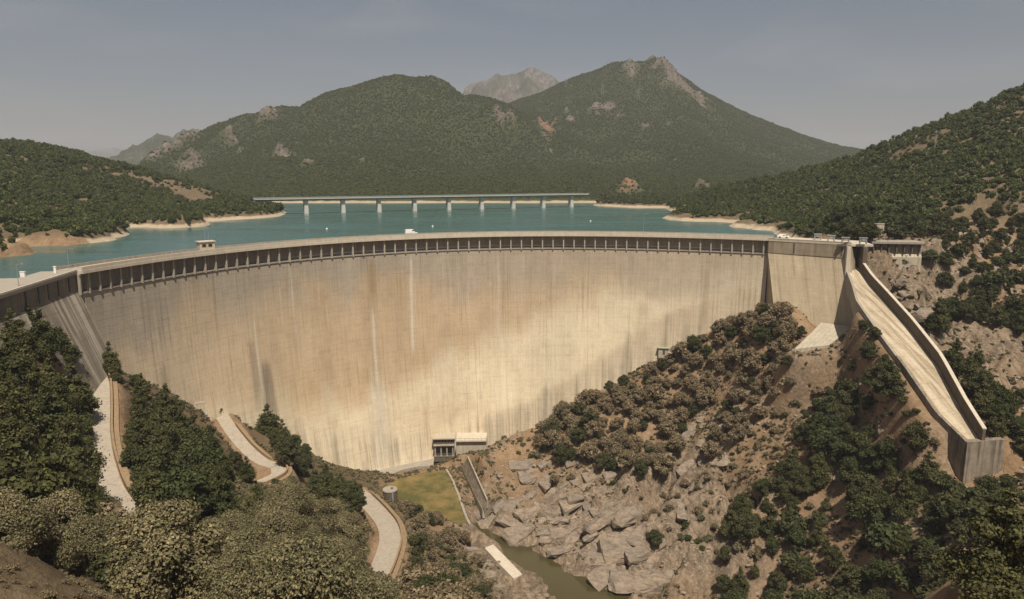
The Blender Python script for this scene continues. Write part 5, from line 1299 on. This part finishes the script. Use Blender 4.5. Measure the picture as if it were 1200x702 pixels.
scatter([(610,500),(700,490),(800,520),(930,440),(1040,450),(1090,520),(1000,640),(900,690),(780,620),(700,560),(600,560)], ['scrub', 'scrub', 'scrub', 'dry_bush', 'dry_bush', 'green_bush'], 2.5, (1.0, 2.8), 290, 'small grey green shrub dotted over the stony right slope', 'shrubs on the stony right slope', 23)
scatter([(930,255),(1030,240),(1120,250),(1200,240),(1200,262),(1100,268),(1015,272),(935,270)], ['dark_oak', 'green_bush', 'dark_oak'], 5.0, (4, 8), 55, 'green tree in the row behind the right end of the crest', 'trees behind the right end of the dam', 24, ymax=520)
scatter([(1040,340),(1075,330),(1110,380),(1160,450),(1190,520),(1150,480)], ['scrub', 'green_bush'], 3.6, (1, 2.4), 40, 'small shrub clinging to the cliff beside the spillway wall', 'shrubs on the cliff', 25)
scatter([(150,590),(270,545),(350,560),(410,590),(420,650),(380,640),(300,600)], ['scrub', 'green_bush'], 3.0, (1, 2.2), 40, 'low shrub on the dry ground around the hairpin road', 'shrubs around the hairpin', 26)

# angular rock ledges cropping out of the right bank, each half buried and tilted with the slope
import bmesh
LEDGE = []
for k in range(9):
    rg = np.random.default_rng(700 + k); bm = bmesh.new()
    for q in range(26):
        v_ = rg.uniform(-1, 1, 3); v_ = np.sign(v_) * np.abs(v_) ** .55
        bm.verts.new((v_[0] * 1.0, v_[1] * .52 * (1 - .3 * v_[0]), v_[2] * .30 * (1 + .35 * v_[1])))
    r_ = bmesh.ops.convex_hull(bm, input=bm.verts); bmesh.ops.delete(bm, geom=[g_ for g_ in r_['geom_interior'] if isinstance(g_, bmesh.types.BMVert)], context='VERTS')
    bmesh.ops.subdivide_edges(bm, edges=[e_ for e_ in bm.edges if e_.calc_length() > .45], cuts=2, use_grid_fill=True)
    for v_ in bm.verts: v_.co += Vector(rg.normal(size=3).tolist()) * .022
    me = bpy.data.meshes.new('rock_ledge'); bm.to_mesh(me); bm.free(); me.materials.append(M['rockface']); LEDGE.append(me)
def ledges(poly, nmax, sr, spacing, seed, yaw=0.35):
    rg = np.random.default_rng(seed); P = np.array(poly, float); done = []
    x = rg.uniform(P[:, 0].min(), P[:, 0].max(), 1500); y = rg.uniform(P[:, 1].min(), P[:, 1].max(), 1500); k = inpoly(x, y, P)
    for p in ground_hit(x[k], y[k], 100.0):
        if len(done) >= nmax: break
        if np.isnan(p[1]) or p[2] < 7.2 or p[1] > 290: continue
        s_ = sr[0] + (sr[1] - sr[0]) * rg.random() ** 1.6
        if any((q[0] - p[0]) ** 2 + (q[1] - p[1]) ** 2 < (spacing * (s_ + q[2]) * .5) ** 2 for q in done): continue
        done.append((p[0], p[1], s_))
        e = 4.0; gx_ = float(H(p[0] + e, p[1]) - H(p[0] - e, p[1])) / (2 * e); gy_ = float(H(p[0], p[1] + e) - H(p[0], p[1] - e)) / (2 * e)
        nrm = Vector((-gx_ * .75, -gy_ * .75, 1)).normalized(); a_ = yaw + rg.normal() * .28
        ex = Vector((math.cos(a_), math.sin(a_), 0)); ex = (ex - nrm * ex.dot(nrm)).normalized(); ey = nrm.cross(ex)
        from mathutils import Matrix
        o = bpy.data.objects.new('rock_ledge', LEDGE[rg.integers(len(LEDGE))]); COL.objects.link(o)
        o.matrix_world = Matrix.Translation(Vector(p.tolist()) - nrm * s_ * .06) @ Matrix((ex, ey, nrm)).transposed().to_4x4() @ Matrix.Diagonal((s_, s_ * rg.uniform(.8, 1.3), s_ * rg.uniform(.8, 1.4), 1))
        tag(o, 'x', 'rock', 'x'); REC.append((o, 'ledge', s_, project(p)))
ledges([(556,604),(600,585),(650,575),(720,590),(770,620),(780,690),(720,690),(680,655),(630,632),(590,622)], 60, (2.6, 7.5), .95, 41)
ledges([(590,545),(660,535),(740,560),(700,590),(620,580)], 22, (1.8, 5.0), 1.2, 42)
ledges([(820,470),(880,450),(900,480),(860,540),(800,600),(770,600)], 26, (2.0, 6.0), 1.1, 43, .9)
ledges([(1040,330),(1080,330),(1120,400),(1160,470),(1120,440)], 18, (2.0, 5.0), 1.1, 44, 1.2)
ledges([(1140,285),(1200,280),(1200,350),(1150,350)], 14, (2.0, 5.0), 1.3, 45, 1.0)
ledges([(1000,490),(1040,500),(990,560),(960,560)], 10, (1.5, 4.0), 1.3, 46, .9)
ledges([(560,630),(572,660),(600,690),(560,690),(548,640)], 8, (1.2, 2.6), 1.4, 47)
# labels of the grouped trees: kind, nearest landmark, and place within that clump
LAND = [((40,430),'below the left wing of the dam'),((112,500),'beside the straight road'),((20,520),'at the left edge of the picture'),((70,560),'above the foreground oaks on the left'),((160,440),'at the top of the slope under the dam'),((180,510),'on the slope right of the straight road'),((215,570),'at the bottom of the slope below the straight road'),((265,500),'above the short upper road piece'),((255,555),'left of the hairpin rock face'),
 ((320,500),'against the left foot of the dam'),((350,575),'below the hairpin bend'),((400,555),'along the dam foot left of the tank'),((440,580),'next to the round tank'),((30,600),'at the far left of the foreground'),((130,620),'in the foreground below the straight road'),((230,640),'in the middle of the left foreground'),((330,640),'in the foreground below the hairpin'),((410,640),'left of the lower road bend'),
 ((490,590),'beside the lawn'),((480,660),'right of the lower road bend'),((545,650),'on the bank above the pale river ramp'),((610,520),'just right of the little walkway'),((670,490),'where the right slope meets the dam foot'),((740,450),'left of the little green roofed hut'),((800,430),'right of the little green roofed hut'),((870,385),'below the right end of the arch'),((920,380),'at the corner of the buttress block'),((700,540),'above the rocks in the middle of the right slope'),((780,500),'in the middle of the dry right slope'),((860,450),'on the spur left of the apron'),
 ((930,450),'just below the concrete apron'),((1010,440),'left of the middle of the chute'),((980,500),'in the upper half of the dark belt'),((910,560),'in the lower half of the dark belt'),((860,620),'at the bottom of the dark belt'),((1040,540),'left of the chute outlet'),((1110,560),'under the chute outlet'),((960,630),'on the stony ground at bottom right'),((1060,640),'at the bottom right edge'),((1170,600),'below the right edge woods'),
 ((1100,310),'on the rise right of the retaining wall'),((1180,290),'high on the right edge'),((1130,400),'right of the upper chute'),((1180,460),'right of the lower chute'),((1060,350),'on the cliff top by the chute'),((960,260),'behind the end of the crest'),((1050,255),'around the free-standing wall'),((1140,250),'under the red cliff'),((760,600),'on bare rock above the river'),((650,570),'on the rocks near the retaining slab'),((830,570),'on the open scree left of the dark belt'),((575,598),'at the foot of the retaining slab'),((600,608),'at the narrow head of the pool'),((625,598),'above the head of the pool'),((622,628),'on the right bank at the upper pool'),((655,612),'in the middle of the rock slope above the pool'),((650,640),'on the right bank at the middle of the pool'),((690,615),'left below the lone round bush'),((690,655),'on the right bank at the lower pool'),((735,640),'straight below the lone round bush'),((770,665),'at the bottom edge right of the pool'),((720,590),'just above and left of the lone round bush'),((600,560),'right of the top of the retaining slab'),((560,660),'beside the pale river ramp'),((540,610),'left of the stream head'),((840,500),'on the middle of the open spur'),((800,580),'right of the lone round bush'),((1090,410),'on the cliff halfway down the chute'),((1180,320),'on the rock face at the right edge'),((760,480),'in the lower part of the dried wood'),((800,460),'in the upper part of the dried wood'),((720,480),'at the left middle of the dried wood'),((300,655),'at the bottom of the foreground below the hairpin'),((360,610),'in the foreground left of the lower bend')]
WORD = {'pine': 'dark green pine', 'near_pine': 'large dark pine', 'dark_oak': 'dark green oak', 'olive_oak': 'olive green leafy oak', 'dry': 'grey brown dry tree', 'scrub': 'small grey green shrub', 'ledge': 'angular grey brown rock ledge', 'green_bush': 'dark green bush', 'dry_bush': 'low grey brown bush'}
clump = {}
for t, kind, h, pp in REC:
    j = int(np.argmin([(pp[0] - q[0][0]) ** 2 + (pp[1] - q[0][1]) ** 2 for q in LAND])); clump.setdefault((kind, j), []).append((t, h, pp[0], pp[1]))
for (kind, j), L_ in clump.items():
    base = WORD[kind] + ' ' + LAND[j][1]; left = list(L_)
    if len(L_) == 1: L_[0][0]['label'] = 'only ' + base; L_[0][0]['group'] = (WORD[kind] + 's ').replace('bushs', 'bushes') + LAND[j][1]; continue
    for q in L_: q[0]['group'] = (WORD[kind] + 's ').replace('bushs', 'bushes') + LAND[j][1]; q[0]['label'] = base
    for w_, key in (('tallest ', lambda q: -q[1]), ('leftmost ', lambda q: q[2]), ('rightmost ', lambda q: -q[2]), ('uppermost ', lambda q: q[3]), ('lowest standing ', lambda q: -q[3]), ('smallest ', lambda q: q[1])):
        if not left: break
        q = min(L_, key=key)
        if kind == 'ledge': w_ = w_.replace('tallest', 'largest').replace('lowest standing', 'lowest')
        if q in left: q[0]['label'] = w_ + base; left.remove(q)

# ------------------------------------------------------------------ masses nobody could count: forest, mountain woods, scrub, rubble (instances on points)
def blob(name, seed, n, size, core, h=1.0, matn='far', lob=5):
    rg = np.random.default_rng(seed)
    lb = [((rg.normal() * .28, rg.normal() * .28, .35 + .45 * rg.random()), (.42 + .15 * rg.random(),) * 2 + (.42,)) for k in range(lob)]
    v, f, t, q = leaf_cloud(rg, lb, n, size, core, core_sub=1)
    me = mesh_np(name, v * np.array([1, 1, h]), f, {'tone': t, 'rnd': q}); me.materials.append(M[matn])
    return bpy.data.objects.new(name, me)                      # not linked: only a source of instances
def stone(name, seed):
    import bmesh
    rg = np.random.default_rng(seed); bm = bmesh.new(); bmesh.ops.create_icosphere(bm, subdivisions=1, radius=1)
    for vv in bm.verts: vv.co = Vector((vv.co.x * (1 + rg.normal() * .18), vv.co.y * (.8 + rg.normal() * .18), vv.co.z * (.6 + rg.normal() * .12)))
    me = bpy.data.meshes.new(name); bm.to_mesh(me); bm.free(); me.materials.append(M['stone']); return bpy.data.objects.new(name, me)
def mass(name, pts, scl, srcs, label=None, seed=0):
    rg = np.random.default_rng(seed)
    me = mesh_np(name, pts, [], {'size': scl, 'turn': rg.random(len(pts)) * 6.283, 'pick': rg.integers(0, len(srcs), len(pts)).astype(float), 'tall': .8 + .5 * rg.random(len(pts))})
    o = bpy.data.objects.new(name, me); COL.objects.link(o); o['kind'] = 'stuff'
    if label: o['label'] = label
    g = bpy.data.node_groups.new(name, 'GeometryNodeTree')
    g.interface.new_socket('Geometry', in_out='INPUT', socket_type='NodeSocketGeometry'); g.interface.new_socket('Geometry', in_out='OUTPUT', socket_type='NodeSocketGeometry')
    N = g.nodes; gi = N.new('NodeGroupInput'); go = N.new('NodeGroupOutput'); ip = N.new('GeometryNodeInstanceOnPoints'); jn = N.new('GeometryNodeJoinGeometry')
    for s_ in reversed(srcs):
        oi = N.new('GeometryNodeObjectInfo'); oi.inputs['Object'].default_value = s_; oi.inputs['As Instance'].default_value = True
        g.links.new(oi.outputs['Geometry'], jn.inputs[0])
    def at(nm, ty='FLOAT'):
        a = N.new('GeometryNodeInputNamedAttribute'); a.data_type = ty; a.inputs['Name'].default_value = nm; return a.outputs['Attribute']
    g.links.new(gi.outputs[0], ip.inputs['Points']); g.links.new(jn.outputs[0], ip.inputs['Instance'])
    ip.inputs['Pick Instance'].default_value = True
    rd = N.new('ShaderNodeMath'); rd.operation = 'ROUND'; g.links.new(at('pick'), rd.inputs[0]); g.links.new(rd.outputs[0], ip.inputs['Instance Index'])
    cr = N.new('ShaderNodeCombineXYZ'); g.links.new(at('turn'), cr.inputs[2]); g.links.new(cr.outputs[0], ip.inputs['Rotation'])
    mu = N.new('ShaderNodeMath'); mu.operation = 'MULTIPLY'; g.links.new(at('size'), mu.inputs[0]); g.links.new(at('tall'), mu.inputs[1])
    cs = N.new('ShaderNodeCombineXYZ'); g.links.new(at('size'), cs.inputs[0]); g.links.new(at('size'), cs.inputs[1]); g.links.new(mu.outputs[0], cs.inputs[2])
    g.links.new(cs.outputs[0], ip.inputs['Scale']); g.links.new(ip.outputs[0], go.inputs[0])
    md = o.modifiers.new('scatter', 'NODES'); md.node_group = g
    return o
crowns = [blob('forest_crown', 300 + k, 240, .26, .8, 1.15) for k in range(4)]
clumps = [blob('wood_crown', 320 + k, 70, .42, .85, 1.05, lob=4) for k in range(3)]
# woods on the two banks of the lake (beyond the single trees)
rg = np.random.default_rng(5)
n = 210000
X = rg.uniform(-760, 760, n); Y = rg.uniform(225, 760, n); Z = HA(X, Y)
pj = project(np.c_[X, Y, Z])
den = fbm(X * 0.02, Y * 0.03, 41 + 360, 4)
keep = (Z > 96.0 + 1.6 * den) & (pj[:, 0] > -60) & (pj[:, 0] < 1260) & ((X < -150) | (Y > 300))
rk_ = 0.8 * sstep(0.56, 0.7, fbm(X * 0.015, Y * 0.03, 40, 4)); keep &= rng.random(n) > rk_ * 1.1
pl = np.array([(q[0], q[1]) for q in PLANTED])
BARE = ground_hit([222, 232, 215, 140, 100, 95, 1140, 1140, 1150, 1130, 1060, 1195, 875, 905, 800], [230, 234, 240, 205, 198, 236, 250, 262, 240, 268, 252, 200, 266, 267, 257], 200.0)
BRAD = [14, 13, 10, 6, 5, 5, 9, 12, 7, 14, 8, 5, 22, 22, 14]
for c, r_ in zip(BARE, BRAD):
    if not np.isnan(c[1]):
        q = r_ * c[1] / F; keep &= ((X - c[0]) / q) ** 2 + ((Y - c[1]) / (q * 2)) ** 2 > 0.6 + den
d, _ = dist_to(PLAT, X, Y); keep &= d > 13
keep &= ~((X > 90) & (X < 260) & (Y < 290))
X, Y, Z = X[keep], Y[keep], Z[keep]
def thin(X, Y, Z, c):
    _, i = np.unique(np.floor(X / c).astype(np.int64) * 100000 + np.floor(Y / c).astype(np.int64), return_index=True)
    return X[i], Y[i], Z[i]
X, Y, Z = thin(X, Y, Z, 2.5)
if len(pl): 
    nb_ = pl[pl[:, 1] > 215]; kk = np.concatenate([(((nb_[None, :, 0] - X[i:i + 4000, None]) ** 2 + (nb_[None, :, 1] - Y[i:i + 4000, None]) ** 2).min(1) > 7) for i in range(0, len(X), 4000)]); X, Y, Z = X[kk], Y[kk], Z[kk]
sz = (1.1 + 1.7 * rg.random(len(X)) ** 1.5) * np.where(rg.random(len(X)) < .12, 1.4, 1)
mass('bank_forest', np.c_[X, Y, Z - .4], sz, crowns, 'mixed green forest covering the hills on both sides of the lake', 1)
# the same wood going on past the right and left edges of the view
xo = rg.uniform(-330, 340, 16000); yo = rg.uniform(110, 320, 16000); zo = HA(xo, yo); po = project(np.c_[xo, yo, zo])
ko = ((po[:, 0] > 1215) | ((po[:, 0] < -15) & (yo < 200) & (xo > -220))) & (fbm(xo * .03, yo * .03, 181, 3) > .42) & (zo > 20); xo, yo, zo = thin(xo[ko], yo[ko], zo[ko], 4.2)
mass('side_wood', np.c_[xo, yo, zo - .3], rg.uniform(1.8, 3.4, len(xo)), crowns, 'dark green woods going on beyond the edges of the view', 8)
# mountain woods
n = 650000
X = rg.uniform(-1000, 1050, n); Y = 770 + 1250 * rg.random(n) ** 1.5; Z = HM(X, Y)
pj = project(np.c_[X, Y, Z]); mr, _o = patch_mask(X, Y)
den = fbm(X * 0.012, Y * 0.012, 140, 4)
keep = (Z > 98) & (pj[:, 0] > 60) & (pj[:, 0] < 1110) & (rg.random(n) > mr * .92)
X, Y, Z = X[keep], Y[keep], Z[keep]
X, Y, Z = thin(X, Y, Z, 3.2)
mass('mountain_forest', np.c_[X, Y, Z - .8], 1.3 + 1.5 * rg.random(len(X)) ** 1.6, clumps, 'dense green woods covering the mountain beyond the lake', 2)
# low scrub and rubble on the right slope and the road banks
n = 90000
X = rg.uniform(-120, 240, n); Y = rg.uniform(25, 300, n); Z = H(X, Y); rk_ = bil(RK, GX0, GY0, GS, X, Y)
den = fbm(X * 0.06, Y * 0.06, 150, 4)
ok = ~inpoly(X, Y, np.array(LAWN)) & (Z > 8.5) & (Z < 104) & (Y > 88)
for line, wd_ in ROADS: d, _ = dist_to(line, X, Y); ok &= d > wd_ / 2 + 1.6
d, _ = dist_to(CH_C, X, Y); ok &= d > 6.2
tufts = [blob('scrub_tuft', 340 + k, 60, .45, .6, .8, 'scrub', 3) for k in range(3)]
k = ok & (den > 0.42) & (rg.random(n) > rk_ * .85) & (np.arange(n) < 60000)
mass('low_scrub', np.c_[X, Y, Z][k] - np.array([0, 0, .1]), rg.uniform(.35, 1.0, k.sum()), tufts, 'low dry scrub scattered over the stony slopes', 3)
fine = [blob('dry_grass_tuft', 380 + k, 220, .16, .55, .8, 'dry', 4) for k in range(3)]
xn = rg.uniform(-70, 60, 9000); yn = rg.uniform(22, 92, 9000); zn = H(xn, yn); kn = (fbm(xn * .12, yn * .12, 171, 3) > .38)
mass('dry_grass', np.c_[xn, yn, zn][kn] - np.array([0, 0, .08]), rg.uniform(.15, .5, kn.sum()), fine, 'dry brown grass and low scrub on the near bank', 6)
stones = [stone('loose_stone', 360 + k) for k in range(4)]
k = ok & (np.arange(n) >= 60000) & (X > -10) & (fbm(X * .05, Y * .05, 155, 3) > .42)
mass('rubble', np.c_[X, Y, Z][k], .16 + .75 * rg.random(k.sum()) ** 4, stones, 'loose stones strewn over the right slope', 4)

# ------------------------------------------------------------------ air
hz = MB().box((0, 4900, 296), (24000, 10600, 606)).obj('haze', None)
hz['kind'] = 'stuff'; hz['label'] = 'thin summer haze filling the valley'
m = bpy.data.materials.new('haze_air'); m.use_nodes = True; t = m.node_tree; t.nodes.clear()
pv = t.nodes.new('ShaderNodeVolumePrincipled'); pv.inputs['Color'].default_value = (0.86, 0.85, 0.88, 1); pv.inputs['Density'].default_value = 0.00013; pv.inputs['Anisotropy'].default_value = 0.0
mo = t.nodes.new('ShaderNodeOutputMaterial'); t.links.new(pv.outputs[0], mo.inputs['Volume']); hz.data.materials.append(m)
